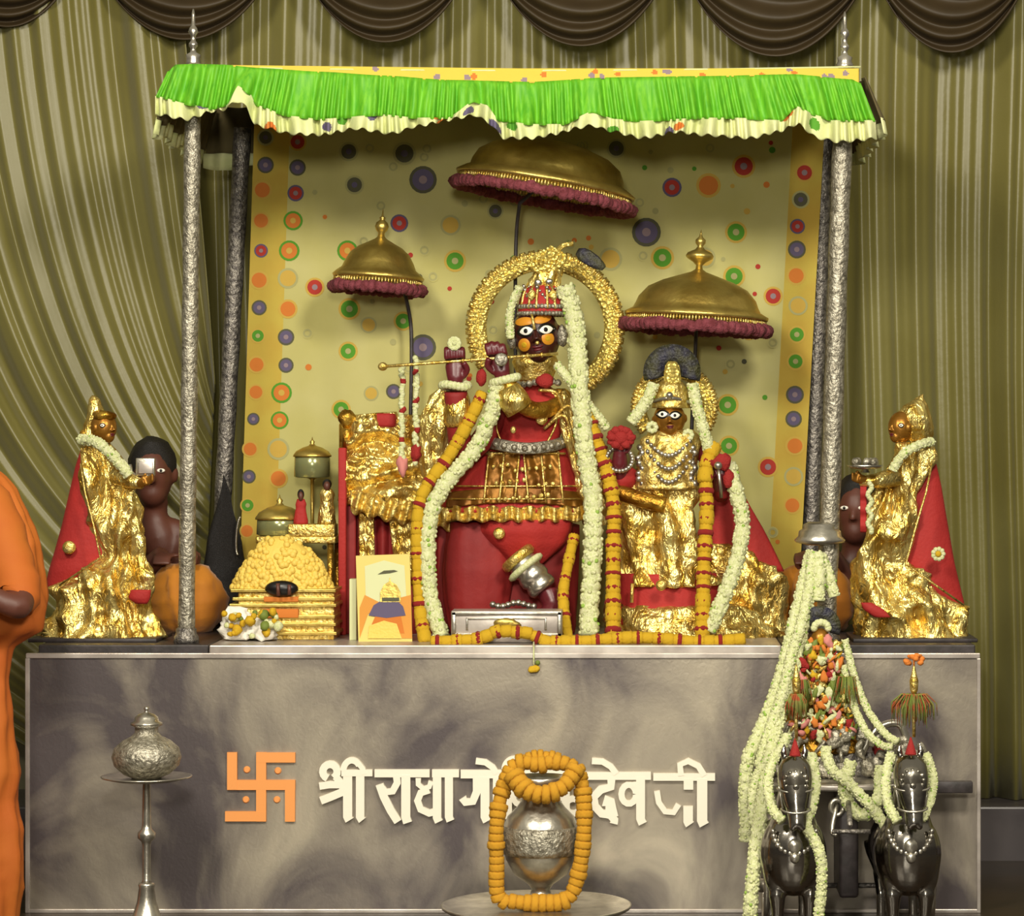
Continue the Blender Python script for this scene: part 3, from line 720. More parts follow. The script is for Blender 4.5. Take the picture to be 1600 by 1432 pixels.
m = MB().ell(HL(-1.06, -.1, .3), (S(8), S(8), S(12)), nz=.3, nf=60).ell(HL(-1.1, .25, .3), (S(7), S(7), S(8)), nz=.3, nf=60).ell(HL(1.1, -.2, .3), (S(9), S(8), S(18)), nz=.3, nf=60)
m.build('ear_ornament', 'esilver', ho)
m = MB().silh([(556, 806, 868), (566, 800, 872), (580, 806, 868), (596, 812, 862)], .48, .8, step=3, rip=.02, nrip=12); m.build('gold_collar', 'gold', big)
m = MB()
for j in range(9): m.ell(P(800+j*9, 598+3*math.sin(j*.8), .425), S(6), 0, seg=8, n=6)
m.build('necklace', 'esilver', big)
MB().ell(P(852, 596, .41), (S(14), S(9), S(12)), nz=.3, nf=60).ell(P(752, 590, .37), (S(9), S(7), S(14)), nz=.3, nf=60).build('red_flower', 'rose', big)
# crown
cr = MB().silh([(440, 836, 858), (450, 818, 876), (470, 811, 884), (484, 809, 886), (492, 809, 885)], .47, .95, step=3).build('crown', 'red', big)
m = MB()
for y, w in ((491, 40), (480, 40)):
    for j in range(40):
        a = 2*PI*j/40; m.ell(P(848, y, .47) + Vector((math.cos(a)*S(w), math.sin(a)*S(w)*.97, 0)), S(4.2), seg=7, n=5)
m.build('silver_band', 'esilver', cr)
m = MB()
for (x, y, r) in ((848, 474, 11), (848, 455, 8), (834, 478, 6), (862, 478, 6), (826, 462, 5), (870, 462, 5), (840, 442, 6), (858, 440, 6)): m.ell(P(x, y, .475 - S(30)*.9), (S(r), S(r)*.6, S(r)), nz=.3, nf=70)
for j in range(46):
    a_ = -PI*(j+.5)/46; m.ell(P(848, 448 + (j*17) % 40, .47) + Vector((math.cos(a_)*S(33), math.sin(a_)*S(33), 0)), S(2.2+(j % 3)), nz=.4, nf=70, seg=7, n=5)
m.build('silver_jewels', 'silver', cr)
m = MB()
for a_ in (-.25, -.5, -.75):
    for sg in (-.12, .12):
        q = PI*(a_+sg*.6); m.tube(smooth_path([P(848, y_, .47) + Vector((math.cos(q)*S(w_), math.sin(q)*S(w_), 0)) for y_, w_ in ((484, 40), (468, 38), (452, 31), (442, 16))], 10), S(2.4), 6)
for q in (-.35, -.65):
    m.ell(P(848, 463, .47) + Vector((math.cos(PI*q)*S(38), math.sin(PI*q)*S(38), 0)), (S(7), S(4), S(9)), nz=.3, nf=70)
m.build('gold_ribs', 'gold', cr)
m = MB().silh([(400, 850, 866), (412, 840, 876), (424, 832, 880), (440, 826, 876), (450, 822, 874)], .46, .7, nz=.02, nf=30, step=3, rip=.08, nrip=8); m.build('crown_top', 'foil', cr)
m = MB()
for k in range(9):
    m.tube(smooth_path([P(852, 432, .44), P(852+(k-4)*7, 410, .425), P(862+(k-4)*5, 385+abs(k-4)*3, .43)], 8), S(3.5), 7)
m.ell(P(860, 400, .43), (S(13), S(8), S(11)), nz=.5, nf=80).tube(smooth_path([P(864, 398, .43), P(880, 384, .43), P(896, 381, .43)], 8), S(4), 7)
m.build('crest', 'paleg', cr)
m = MB().tube(smooth_path([P(902, 393, .47), P(918, 402, .46), P(938, 415, .46), P(944, 420, .46)], 8), [S(6), S(11), S(12), S(11), S(8), S(6), S(4), S(3), S(2)], 10, flat=.3); m.build('peacock_feather', 'blue', cr)
# halo
def halo(cx, cy, rx, ry, wd, a0, a1, Y, nt, par, name='halo'):
    rr = []; n = nt*4
    m = MB()
    for i in range(n+1):
        a = math.radians(a0 + (a1-a0)*i/n); ca, sa = math.cos(a), math.sin(a); sc_ = 1 + .035*abs(math.sin(i*PI/4))
        o_ = P(cx + rx*sc_*ca, cy - ry*sc_*sa, Y); mid = P(cx + (rx-wd*.38)*ca, cy - (ry-wd*.38)*sa, Y); inn = P(cx + (rx-wd)*ca, cy - (ry-wd)*sa, Y)
        rr.append([o_ + Vector((0, -.001, 0)), mid + Vector((0, -.014-.006*abs(math.sin(i*PI/4)), 0)), mid.lerp(inn, .25) + Vector((0, -.006, 0)), mid.lerp(inn, .5) + Vector((0, -.012, 0)), inn + Vector((0, -.002, 0)), inn + Vector((0, .006, 0)), o_ + Vector((0, .006, 0))])
    m.rings(rr); h = m.build(name, 'paleg', par)
    m = MB()
    for i in range(nt*2):
        a = math.radians(a0 + (a1-a0)*(i+.5)/(nt*2)); ca, sa = math.cos(a), math.sin(a)
        p = P(cx + rx*.985*ca, cy - ry*.985*sa, Y-.006); q = P(cx + (rx*1.0+wd*.12)*ca, cy - (ry+wd*.12)*sa, Y)
        p2 = P(cx + (rx-wd*.3)*ca, cy - (ry-wd*.3)*sa, Y-.012)
        m.tube([p2, p, q], [S(2), S(3.2), S(1.4)], 6)
    m.build('halo_rays', 'gold', h); return h
halo(852, 512, 121, 118, 29, -62, 214, .60, 40, big)
# ------------------------------------------------------------------ small statue
Y2 = .42
sm = thing('deity_statue', 'small statue in crumpled gold gown with dark fan crest, right of the large statue', 'statue', (P(1050, 0, Y2).x, Y2, ZT))
foilrow('gown', [(752, 995, 1088), (775, 975, 1094), (800, 962, 1098), (850, 964, 1108), (880, 966, 1116), (905, 960, 1126), (915, 960, 1130)], Y2, nz=.075, nf=10, par=sm, dr=.55)
MB().silh([(896, 964, 1120), (930, 962, 1130), (960, 960, 1140), (975, 958, 1142)], Y2, .5, 0, rip=.015, nrip=11).build('red_hem', 'red', sm)
foilrow('lower_hem', [(944, 955, 1140), (948, 948, 1170), (975, 942, 1200), (996, 940, 1222)], Y2+.01, nz=.06, nf=16, par=sm, dr=.52)
foilrow('bodice', [(672, 1018, 1080), (685, 1004, 1090), (710, 996, 1092), (740, 994, 1090), (765, 990, 1092)], Y2-.02, nz=.03, nf=18, par=sm, dr=.6, mt='gold')
foilrow('shawl', [(850, 1112, 1140), (870, 1108, 1190), (900, 1112, 1222), (950, 1120, 1226), (996, 1110, 1228)], .50, nz=.07, nf=12, par=sm)
m = MB().silh([(742, 1118, 1148), (790, 1105, 1172), (830, 1100, 1195), (870, 1100, 1215), (893, 1108, 1226)], .53, .3, rip=.02, nrip=9); m.build('red_mantle', 'red', sm)
m = MB().silh([(720, 946, 968), (735, 944, 996), (752, 942, 998), (765, 940, 985)], .40, .8); m.build('sleeve', 'red', sm)
m = MB().tube(smooth_path([P(945, 765, .38), P(975, 772, .36), P(1005, 782, .34), P(1040, 790, .33)], 14), S(13), 12); m.build('gold_scarf', 'lame', sm)
m = MB().tube([P(968, 745, .38), P(968, 722, .35), P(969, 700, .34)], [S(14), S(13), S(10)], 14)
for k in range(4): m.tube([P(962+k*5, 702, .335), P(959+k*6, 686, .325), P(961+k*5, 676, .32)], [S(4), S(3.6), S(3)], 8)
m.tube([P(978, 708, .33), P(985, 698, .325), P(986, 690, .32)], S(3.6), 8)
m.build('hand', 'maroon', sm, remesh=.003)
m = MB(); c_ = P(970, 684, .31)
for j in range(12):
    a = 2*PI*j/12; m.ell(c_ + Vector((math.cos(a)*S(15), .004*math.sin(j*3), math.sin(a)*S(13))), (S(9), S(5), S(7)), nz=.4, nf=80, seg=8, n=6)
m.ell(c_, (S(13), S(8), S(12)), nz=.3, nf=80)
m.build('red_lotus', 'rose', sm)
m = MB()
for j in range(24):
    a = 2*PI*j/24; m.ell(P(968, 718, .34) + Vector((math.cos(a)*S(21), -.005, math.sin(a)*S(19))), S(4), 0, seg=8, n=6)
m.build('pearl_bangle', 'silver', sm)
m = MB().tube(smooth_path([P(1090, 700, .44), P(1118, 735, .42), P(1128, 775, .40), P(1128, 750, .38)], 14), S(13), 12); m.build('sleeve', 'dred', sm)
m = MB().tube([P(1128, 768, .38), P(1128, 740, .36), P(1128, 725, .36)], [S(11), S(14), S(12)], 12, flat=.7)
for k in range(4): m.tube([P(1120+k*6, 730, .355), P(1119+k*6, 716, .35), P(1119+k*6, 722, .335)], [S(4), S(3.6), S(3)], 8)
m.tube([P(1117, 745, .35), P(1111, 735, .345), P(1110, 726, .34)], S(3.6), 8)
m.build('hand', 'maroon', sm, remesh=.003)
m = MB().ell(P(1128, 722, .33), (S(16), S(8), S(13)), nz=.4, nf=80).ell(P(1138, 748, .34), (S(9), S(7), S(16)), nz=.4, nf=80); m.build('red_flower', 'rose', sm)
MB().tube([P(1122, 728, .32), P(1125, 755, .32), P(1127, 778, .33)], S(3), 8).ell(P(1122, 728, .315), S(7), 0).build('silver_pendant', 'silver', sm)
o2, c2, a2, b2, h2_, R2, L2 = head(sm, 1046, 655, Y2-.03, 50, 54, 'gface', roll=4, eyes=((-.42, .30), (.36, .18)), ew=.36, eh=.2)
m = MB().silh([(594, 1034, 1064), (604, 1024, 1072), (620, 1022, 1076), (638, 1020, 1078)], Y2-.03, .95, step=3, rip=.03, nrip=18, nz=.01, nf=40).build('crown', 'gold', sm)
MB().silh([(565, 1044, 1056), (572, 1039, 1062), (590, 1037, 1064), (600, 1037, 1064)], Y2-.05, .6, step=3).build('crown_spire', 'paleg', m)
MB().tube(smooth_path([P(1012, 630, Y2-.04), P(1046, 622, Y2-.09), P(1080, 630, Y2-.04)], 10), S(3), 8).ell(P(1046, 618, Y2-.1), S(6), 0).build('silver_band', 'silver', m)
fan = MB()
for k in range(26):
    a = PI*(-.06 + 1.12*k/25); c_ = P(1050, 583, Y2+.03)
    d = Vector((math.cos(a), 0, math.sin(a))); fan.tube([c_ + d*S(14), c_ + d*S(30) + Vector((0, -.004, 0)), c_ + d*S(47)], [S(3), S(5.4), S(5)], 7, flat=.5)
fan.build('fan_crest', 'blue', sm)
halo(1054, 636, 66, 66, 22, -40, 220, Y2+.10, 24, sm)
for (x, y) in ((1019, 668), (1075, 680)):
    m = MB()
    for j in range(8): m.ell(P(x + 6*math.cos(j*.785), y + 6*math.sin(j*.785), .36), S(4.5), seg=7, n=5)
    m.build('ear_flower', 'jas', sm)
m = MB()
for i in range(3):
    for j in range(13):
        t = j/12; m.ell(P(1012 + 66*t, 690 + i*16 + (22+i*5)*math.sin(PI*t), .36 - .03*math.sin(PI*t)), S(4.2), seg=7, n=5)
for sx in (1000, 1082):
    for j in range(8): m.ell(P(sx + 4*math.sin(j*2), 700 + j*8, .37), S(6), seg=7, n=5, nz=.3, nf=60)
m.build('silver_necklace', 'silver', sm)
MB().ell(P(1033, 915, .26), (S(9), S(5), S(9))).build('brooch', 'gold', sm)
MB().tube([P(988, 912, .30), P(987, 942, .30)], S(3), 8).build('gold_edging', 'gold', sm)

# ------------------------------------------------------------------ side statues
def attendant(label, gold, cape, badge, facepx, hood, gar, face_sx, Y=.3):
    r = thing('attendant_statue', label, 'statue', (P((gold[-1][1]+gold[-1][2])/2, 0, Y).x, Y, ZT), 'gold robed attendant statues')
    gold = gold[:-1] + [(680 + .655/(D+Y)*F, gold[-1][1], gold[-1][2])]
    MB().silh(gold, Y, .55, 0, nz=.085, nf=8.5, rip=.06, nrip=7, seg=90, step=3.5, maxd=.15).build('gold_robe', 'foil', r)
    cp = MB().silh(cape, Y+.045, .6, 0, seg=48, step=5, maxd=.115, rip=.01, nrip=9).build('red_cape', 'red', r)
    return r, cp
r, cp = attendant('gold-robed attendant statue with pointed crown and red cape, at the left end of the altar',
 [(692,132,178),(705,126,186),(722,124,192),(760,128,207),(800,137,222),(840,150,231),(868,158,232),(882,140,235),(900,100,237),(920,77,237),(940,82,234),(965,78,240),(985,70,247),(1003,62,252)],
 [(700,127,160),(730,118,180),(760,111,190),(790,104,190),(820,97,190),(860,86,190),(890,77,180),(915,71,140),(922,72,120)], None, None, None, None, 1)
MB().ell(P(108, 856, .26), (S(11), S(6), S(11))).build('brooch', 'gold', cp)
m = MB().tube([P(93, 915, .23), P(126, 893, .185), P(157, 872, .18), P(146, 820, .19), P(133, 770, .21), P(126, 725, .23)], .0035, 6); m.build('gold_edging', 'gold', cp)
h_, *_r = head(r, 162, 668, .3, 40, 50, 'gface', roll=0, eyes=((.1, .12),), ew=.2, eh=.12, face_dir=.9)
MB().silh([(618,143,148),(624,138,156),(650,137,164),(668,130,166),(690,126,168)], .32, .9, nz=.01, nf=30, step=3, rip=.04, nrip=6).build('crown', 'foil', r)
m = MB().ell(P(163, 650, .29), (S(20), S(19), S(9)), nz=.3, nf=50).ell(P(131, 678, .3), S(7)); m.build('crown_ornament', 'lame', r)
m = MB().tube([P(180, 742, .25), P(205, 752, .22), P(222, 757, .2)], [S(15), S(12), S(8)], 12); m.build('sleeve', 'foil', r)
m = MB().tube([P(216, 757, .2), P(228, 752, .19)], [S(7), S(8)], 10)
for k in range(4): m.tube([P(226, 748+k*3, .19), P(236, 745+k*3, .185), P(239, 741+k*3, .18)], S(2.6), 7)
m.tube([P(222, 748, .19), P(228, 740, .185)], S(2.6), 7); m.build('hand', 'gface', r, remesh=.003)
m = MB().silh([(922,205,236),(935,200,235),(944,212,230)], .19, .5); m.build('red_lining', 'red', r)
MB().box((P(58,0,.3).x, .16, ZT-.0005), (P(256,0,.3).x, .47, ZT+.012)).build('plinth', 'stone', r, bevel=.003)
r2, cp2 = attendant('gold-robed attendant statue with hood and red cape, at the right end of the altar',
 [(692,1402,1454),(706,1396,1456),(722,1380,1456),(745,1362,1452),(780,1350,1442),(820,1347,1430),(860,1341,1417),(880,1338,1413),(900,1335,1446),(925,1334,1482),(948,1338,1506),(980,1335,1514),(1015,1330,1521)],
 [(702,1425,1457),(730,1420,1464),(760,1415,1471),(800,1408,1478),(840,1400,1485),(880,1400,1492),(910,1410,1499),(940,1440,1506),(952,1470,1508)], None, None, None, None, -1)
m = MB()
for j in range(9):
    a = 2*PI*j/9; m.ell(P(1466, 866, .20) + Vector((math.cos(a)*S(8), 0, math.sin(a)*S(8))), (S(4), .006, S(4)), seg=8, n=6)
m.ell(P(1466, 866, .195), (S(5), .006, S(5)), 1); m.build('white_badge', ['jas', 'mari'], cp2)
m = MB().tube([P(1506, 946, .19), P(1462, 915, .155), P(1415, 882, .155), P(1432, 820, .17), P(1447, 770, .19), P(1457, 720, .23)], .0035, 6); m.build('gold_edging', 'gold', cp2)
h_, *_r = head(r2, 1408, 668, .3, 40, 50, 'gface', roll=0, eyes=((-.1, .12),), ew=.2, eh=.12, face_dir=-.9)
MB().silh([(616,1440,1443),(622,1432,1443),(634,1412,1450),(650,1400,1455),(668,1402,1458),(690,1415,1455)], .32, .9, nz=.02, nf=22, step=3, rip=.04, nrip=6).build('hood', 'foil', r2)
m = MB().tube([P(1400, 745, .25), P(1368, 752, .22), P(1345, 752, .2)], [S(16), S(12), S(8)], 12); m.build('sleeve', 'foil', r2)
m = MB().tube([P(1352, 750, .2), P(1340, 748, .19)], [S(7), S(8)], 10)
for k in range(4): m.tube([P(1342, 744+k*3, .19), P(1334, 742+k*3, .185), P(1331, 739+k*3, .18)], S(2.6), 7)
m.tube([P(1344, 742, .19), P(1338, 736, .185)], S(2.6), 7); m.build('hand', 'gface', r2, remesh=.003)
m = MB().sheet(lambda u, v: P(1344 + 10*u, 752 + 80*v, .2 + .006*math.sin(v*20)), 6, 30); m.build('red_sash', 'red', r2, solid=.004)
m = MB()
for j in range(22): m.ell(P(1359 + 3*math.sin(j), 756 + j*3.6, .19), S(4.5), seg=7, n=5)
m.build('pearl_string', 'jas', r2)
m = MB().silh([(942,1345,1362),(952,1348,1380),(965,1366,1392)], .19, .4); m.build('red_lining', 'red', r2)
MB().box((P(1328,0,.3).x, .16, ZT-.0005), (P(1520,0,.3).x, .47, ZT+.012)).build('plinth', 'stone', r2, bevel=.003)
# what they hold
def dish(cx, cy, Y, rx, label, ball):
    t = thing('offering_dish', label, 'dish', P(cx, cy+8, Y)); c_ = P(cx, cy, Y)
    MB().lathe([(.001, -S(9)), (S(8), -S(9)), (S(5), -S(4)), (S(rx*.8), -S(2)), (S(rx), S(3)), (S(rx*.95), S(3)), (S(rx*.7), 0), (.001, -.001)], c_, 28).build('bowl', 'silver', t)
    m = MB()
    for j in range(ball): m.ell(c_ + Vector((S(rx*.5)*math.cos(j*2.4), S(rx*.5)*math.sin(j*2.4), S(8))), S(7), nz=.3, nf=60, seg=8, n=6)
    m.build('contents', 'esilver', t)
dish(1352, 730, .17, 30, 'dark silver dish held out by the right gold statue', 6)
t = thing('mirror', 'silver rectangular mirror held up by the left gold statue', 'mirror', P(232, 752, .2))
MB().box(P(212, 744, .21), P(243, 716, .225)).build('mirror_frame', 'silver', t, bevel=.003)
MB().box(P(217, 740, .204), P(239, 722, .212)).build('mirror_glass', 'edge', t, bevel=.001)
MB().tube([P(230, 744, .215), P(231, 758, .2)], S(3.5), 8).tube([P(212, 744, .215), P(205, 738, .215), P(203, 726, .215)], S(3), 8).build('handle', 'silver', t)

# ------------------------------------------------------------------ bolsters and seated people
def seated(hx, hy, lapx0, lapx1, Y, label, turn):
    lapc = (lapx0+lapx1)/2; hips = P(lapc, 0, Y+.05); hips.z = ZT + .06
    hd = P(hx, hy, Y); r = thing('person', label, 'person', (hips.x, Y, ZT))
    ch = Vector(((hips.x*.15+hd.x*.85), Y+.03, (hd.z-.20)))
    m = MB()
    m.tube(smooth_path([hips, (hips+ch)/2 + Vector((0, .03, 0)), ch, hd + Vector((0, .02, -.1)), hd], 18), [.075]*3+[.07]*4+[.07, .065, .055, .045, .045, .05]+[.05]*20, 16)
    m.pts = None
    for s in (-1, 1):
        sh = ch + Vector((s*.075, 0, .0)); el = sh + Vector((s*.02, -.06, -.16)); wr = Vector((hips.x + s*.045, Y-.11, ZT+.262))
        m.tube(smooth_path([ch + Vector((0, 0, .02)), sh, el, wr], 16), [.05, .05, .05, .048, .045, .042, .04, .038, .036, .034, .032, .03, .028, .026, .024, .022], 12) if False else m.tube(smooth_path([ch + Vector((0, 0, .02)), sh, el, wr], 15), .036, 12)
        for k in range(4): m.tube([wr + Vector(((k-1.5)*.014, -.01, 0)), wr + Vector(((k-1.5)*.018, -.05, -.01)), wr + Vector(((k-1.5)*.018, -.075, -.035))], .0085, 7)
        m.tube([wr + Vector((-s*.02, 0, 0)), wr + Vector((-s*.045, -.035, -.005))], .009, 7)
    Rr = Matrix.Rotation(turn, 3, 'Z')
    m.ell(hd, (.070, .09, .11), R=Rr); m.ell(hd + Rr @ Vector((0, -.03, -.06)), (.05, .055, .05), R=Rr)
    m.tube([hd + Rr @ Vector((0, -.08, .02)), hd + Rr @ Vector((0, -.10, -.015)), hd + Rr @ Vector((0, -.095, -.025))], [.008, .013, .016], 8)
    for s in (-1, 1): m.ell(hd + Rr @ Vector((s*.077, 0, 0)), (.012, .02, .03), R=Rr)
    m.build('body', 'skin', r, remesh=.008)
    m = MB().ell(hd + Rr @ Vector((0, .018, .03)), (.083, .09, .10), R=Rr, seg=22, n=14, nz=.06, nf=30); m.build('hair', 'hair', r)
    for s in (-1, 1):
        e = MB().ell(hd + Rr @ Vector((s*.03, -.083, .015)), (.014, .006, .007), 0, R=Rr).ell(hd + Rr @ Vector((s*.03, -.0885, .015)), (.005, .003, .005), 1, R=Rr); e.build('eye', ['white', 'black'], r)
    hw = S((lapx1-lapx0)/2, Y)
    yb = 680 + .66/(D+Y-.08)*F
    m = MB().silh([(yb-106, lapc-22, lapc+22), (yb-102, lapc-36, lapc+36), (yb-92, lapc-49, lapc+49), (yb-74, lapx0+6, lapx1-6), (yb-48, lapx0, lapx1), (yb-22, lapx0+3, lapx1-3), (yb-8, lapx0+12, lapx1-12), (yb, lapx0+22, lapx1-22)], Y-.08, .95, 0, rip=.025, nrip=13, nz=.045, nf=9, step=4)
    m.build('dhoti', 'saff', r)
seated(238, 742, 226, 354, .75, 'bare-shouldered person in saffron cloth seated between the left gold statue and the canopy post', .15)
seated(1338, 800, 1206, 1334, .75, 'person in saffron cloth seated behind the right canopy posts, mostly hidden', -.2)
r = thing('person', 'person in an orange robe standing at the left edge in front of the altar', 'person', (P(-70, 0, -.3).x, -.3, 0))
yf = 680 + EYE/(D-.3)*F
m = MB().silh([(716,-100,-40),(728,-130,-8),(742,-160,14),(762,-172,28),(800,-186,46),(850,-196,60),(900,-200,69),(950,-204,73),(985,-200,68),(998,-190,40),(1012,-180,20),(1060,-180,12),(1110,-184,16),(1160,-188,23),(1210,-190,29),(1250,-190,22),(1290,-192,30),(1340,-194,34),(1400,-196,30),(yf-4,-196,28)], -.3, .5, 0, rip=.025, nrip=13, nz=.03, nf=5, maxd=.19, seg=70, step=6)
m.build('robe', 'robe', r)
m = MB().ell(P(-70, 655, -.3), (.078, .095, .115)).tube([P(-70, 660, -.29), P(-70, 735, -.28)], [.05, .065], 14)
m.ell(P(-70, 655, -.3) + Vector((0, -.04, -.06)), (.05, .06, .05)).tube([P(-70, 648, -.39), P(-70, 662, -.41)], [.009, .016], 8)
m.tube(smooth_path([P(-20, 790, -.33), P(20, 900, -.40), P(30, 948, -.50), P(-30, 925, -.53), P(-75, 905, -.54)], 20), [.05]*6+[.045, .045, .042, .04, .04, .038, .036, .034, .032, .03, .028]+[.028]*12, 14)
for k in range(4): m.tube([P(-80, 897+k*7, -.54), P(-104, 892+k*7, -.55), P(-118, 897+k*7, -.535)], [.0095, .009, .008], 8)
m.tube([P(-72, 896, -.54), P(-84, 880, -.55), P(-94, 872, -.55)], .0095, 8)
for s in (-1, 1): m.ell(P(-70+s*45, 0, -.36) * Vector((1, 1, 0)) if False else Vector((P(-70+s*45, 0, 0).x, -.36, .035)), (.045, .11, .035))
for s in (-1, 1): m.tube([Vector((P(-70+s*45, 0, 0).x, -.3, .03)), Vector((P(-70+s*45, 0, 0).x, -.3, .4)), Vector((P(-70, 0, 0).x+s*.03, -.3, .85))], [.045, .05, .08], 12)
m.tube([P(-70, 735, -.28), P(-70, 800, -.29), Vector((P(-70, 0, 0).x, -.3, .8))], [.07, .11, .11], 14).tube([P(-70, 760, -.29), P(-20, 790, -.33)], [.07, .05], 12)
m.build('body', 'skin', r, remesh=.009)
MB().ell(P(-70, 642, -.28), (.086, .1, .11), nz=.06, nf=30).build('hair', 'hair', r)
for s in (-1, 1): MB().ell(P(-70+s*16, 650, -.39), (.014, .008, .007), 0).ell(P(-70+s*16, 650, -.397), (.005, .003, .005), 1).build('eye', ['white', 'black'], r)
MB().tube(smooth_path([P(-40, 765, -.33), P(-8, 810, -.35), P(16, 880, -.39), P(30, 925, -.43), P(24, 940, -.45)], 14), [.06, .07, .078, .07, .076, .068, .072, .064, .070, .062, .066, .06, .062, .056, .058, .054], 20).build('sleeve', 'robe', r)

# ------------------------------------------------------------------ things on the altar, left
def zpy(py, Y): return P(0, py, Y).z
t = thing('offering_stand', 'stepped gold stand with orange panels and dark arched opening, left of the throne', 'stand', (P(444, 0, .3).x, .32, ZT))
def bx(m, x0, x1, y0, y1, Y0, Y1, mi=0): a = P(x0, y1, Y0); b = P(x1, y0, Y0); m.box((a.x, Y0, max(a.z, ZT)), (b.x, Y1, b.z), mi); return m
bx(MB(), 372, 522, 926, 1010, .27, .46).build('body', 'gold', t, smooth=False, bevel=.004)
m = MB()
for (y, e_) in ((921, 6), (934, 3), (944, 8), (962, 3), (974, 7), (988, 10)): bx(m, 366-e_, 522+e_*.4, y, y+5, .26-e_*.001, .455)
m.build('rail', 'brass', t, smooth=False, bevel=.002)
bx(bx(MB(), 412, 466, 933, 941, .252, .28), 410, 466, 952, 966, .25, .28).build('orange_panel', 'dot_o', t, bevel=.002)
m = MB(); c_ = P(440, 920, .25); m.ell(c_, (S(27), .02, S(13)), 0); m.build('arched_opening', 'black', t)
MB().tube([P(435, 932, .225), P(434, 912, .225)], S(3), 8).tube([P(452, 930, .225), P(452, 914, .225)], S(3), 8).build('tiny_figure', 'skin', t)
m = MB(); rg = random.Random(2)
hp = [(838,428,446),(846,412,462),(860,396,482),(880,384,500),(905,370,512),(922,362,520)]
m.silh(hp, .36, .55, 0, step=5)
for i in range(520):
    y = 838 + 84*math.sqrt(rg.random()); k = 0
    while k < len(hp)-2 and y > hp[k+1][0]: k += 1
    tt = (y-hp[k][0])/(hp[k+1][0]-hp[k][0]); l = hp[k][1]*(1-tt)+hp[k+1][1]*tt; r_ = hp[k][2]*(1-tt)+hp[k+1][2]*tt
    a = rg.uniform(0, 2*PI); hw = S((r_-l)/2, .36); c_ = P((l+r_)/2, y, .36)
    m.ell((c_.x+math.cos(a)*hw, c_.y+math.sin(a)*hw*.55, c_.z), S(rg.uniform(4.2, 6)), seg=8, n=6)
o = m.build('bud_heap', 'sweet'); tag(o, 'heap of pale yellow buds piled on the gold offering stand', 'flower buds', None, 'stuff')
st = thing('side_table', 'small gilded table holding brass vessels, behind the yellow bud heap', 'table', (P(467, 0, .65).x, .68, ZT))
a = P(402, 849, .6); b = P(527, 838, .6)
MB().box((a.x, .56, a.z), (b.x, .82, b.z)).build('tabletop', 'gold', st, bevel=.004)
for sx in (a.x+.02, b.x-.02):
    for sy in (.58, .80): MB().box((sx-.01, sy-.01, ZT), (sx+.01, sy+.01, a.z)).build('leg', 'lame', st)
zt2 = b.z
MB().box((P(452,0,.6).x, .565, zt2), (b.x-.004, .66, P(0, 819, .6).z)).build('raised_ledge', 'gold', st, bevel=.003)
zf2 = P(0, 819, .6).z
def vessel(cx, ytop, r, h, label, Y=.66, stem=0):
    k = S(1, Y); c_ = P(cx, 0, Y); t = thing('brass_vessel', label, 'vessel', (c_.x, Y, zt2)); z0 = zt2; top = P(0, ytop, Y).z
    zb = top - h*k
    if stem: MB().lathe([(r*.5*k, z0), (r*.45*k, z0+4*k), (3*k, z0+8*k), (3*k, zb-3*k), (9*k, zb)], (c_.x, Y, 0), 20).build('stem', 'brass', t)
    else: zb = z0
    MB().lathe([(r*.8*k, zb), (r*.95*k, zb+2*k), (r*.92*k, top-r*.72*k), (r*.9*k, top-r*.7*k)], (c_.x, Y, 0), 28).build('bowl', 'glassy', t)
    d = MB().lathe([(r*1.0*k, top-r*.74*k), (r*1.0*k, top-r*.66*k), (r*.85*k, top-r*.45*k), (r*.5*k, top-r*.25*k), (r*.2*k, top-r*.16*k), (r*.1*k, top-r*.05*k), (r*.14*k, top+r*.04*k), (r*.05*k, top+r*.14*k), (.0005, top+r*.3*k)], (c_.x, Y, 0), 28).build('domed_lid', 'brass', t)
vessel(437, 784, 38, 0, 'brass covered vessel with wide domed lid, just above the yellow bud heap')
vessel(488, 692, 30, 55, 'tall brass covered vessel on a stem in front of the printed cloth', .73, 1)
def figurine(cx, ytop, w, label, mt, Y=.60):
    t = thing('figurine', label, 'figurine', (P(cx, 0, Y).x, Y, zf2)); yb = 680 + (EYE-zf2)/(D+Y)*F
    MB().silh([(ytop+12, cx-w*.25, cx+w*.25), (ytop+20, cx-w*.4, cx+w*.4), ((ytop+yb)/2, cx-w*.35, cx+w*.35), (yb-4, cx-w*.5, cx+w*.5), (yb, cx-w*.5, cx+w*.5)], Y, .7, 0, nz=.01, nf=40, step=3).build('dress', mt, t)
    MB().ell(P(cx, ytop+8, Y-.01), (S(w*.2), S(w*.2), S(8))).build('face', 'skin', t)
    MB().ell(P(cx, ytop+5, Y+.005), (S(w*.26), S(w*.24), S(9))).build('hair', 'hair', t)
figurine(511, 752, 30, 'small figurine in yellow dress with black hair, on the gilded table', 'foil')
figurine(470, 768, 22, 'smaller figurine in red dress on the gilded table', 'red')
# wrapped flowers
m = MB().silh([(948,352,372),(960,345,400),(975,342,430),(990,346,444),(999,350,440)], .24, .5, 0, nz=.09, nf=16, rip=.06, nrip=6, step=4); m.build
t = thing('flower_packet', 'crumpled white wrapper of yellow and white flowers below the gold stand', 'flowers', (P(390,0,.24).x, .24, ZT))
m.build('wrapper', 'white', t)
m = MB(); rg = random.Random(9)
for i in range(26): m.ell(P(rg.uniform(350, 436), rg.uniform(955, 996), .165+rg.random()*.02), (S(rg.uniform(4, 9)),)*3, rg.choice([0, 0, 1, 2]), nz=.4, nf=60, seg=8, n=6)
m.build('blossoms', ['mari', 'jas', 'leaf'], t)
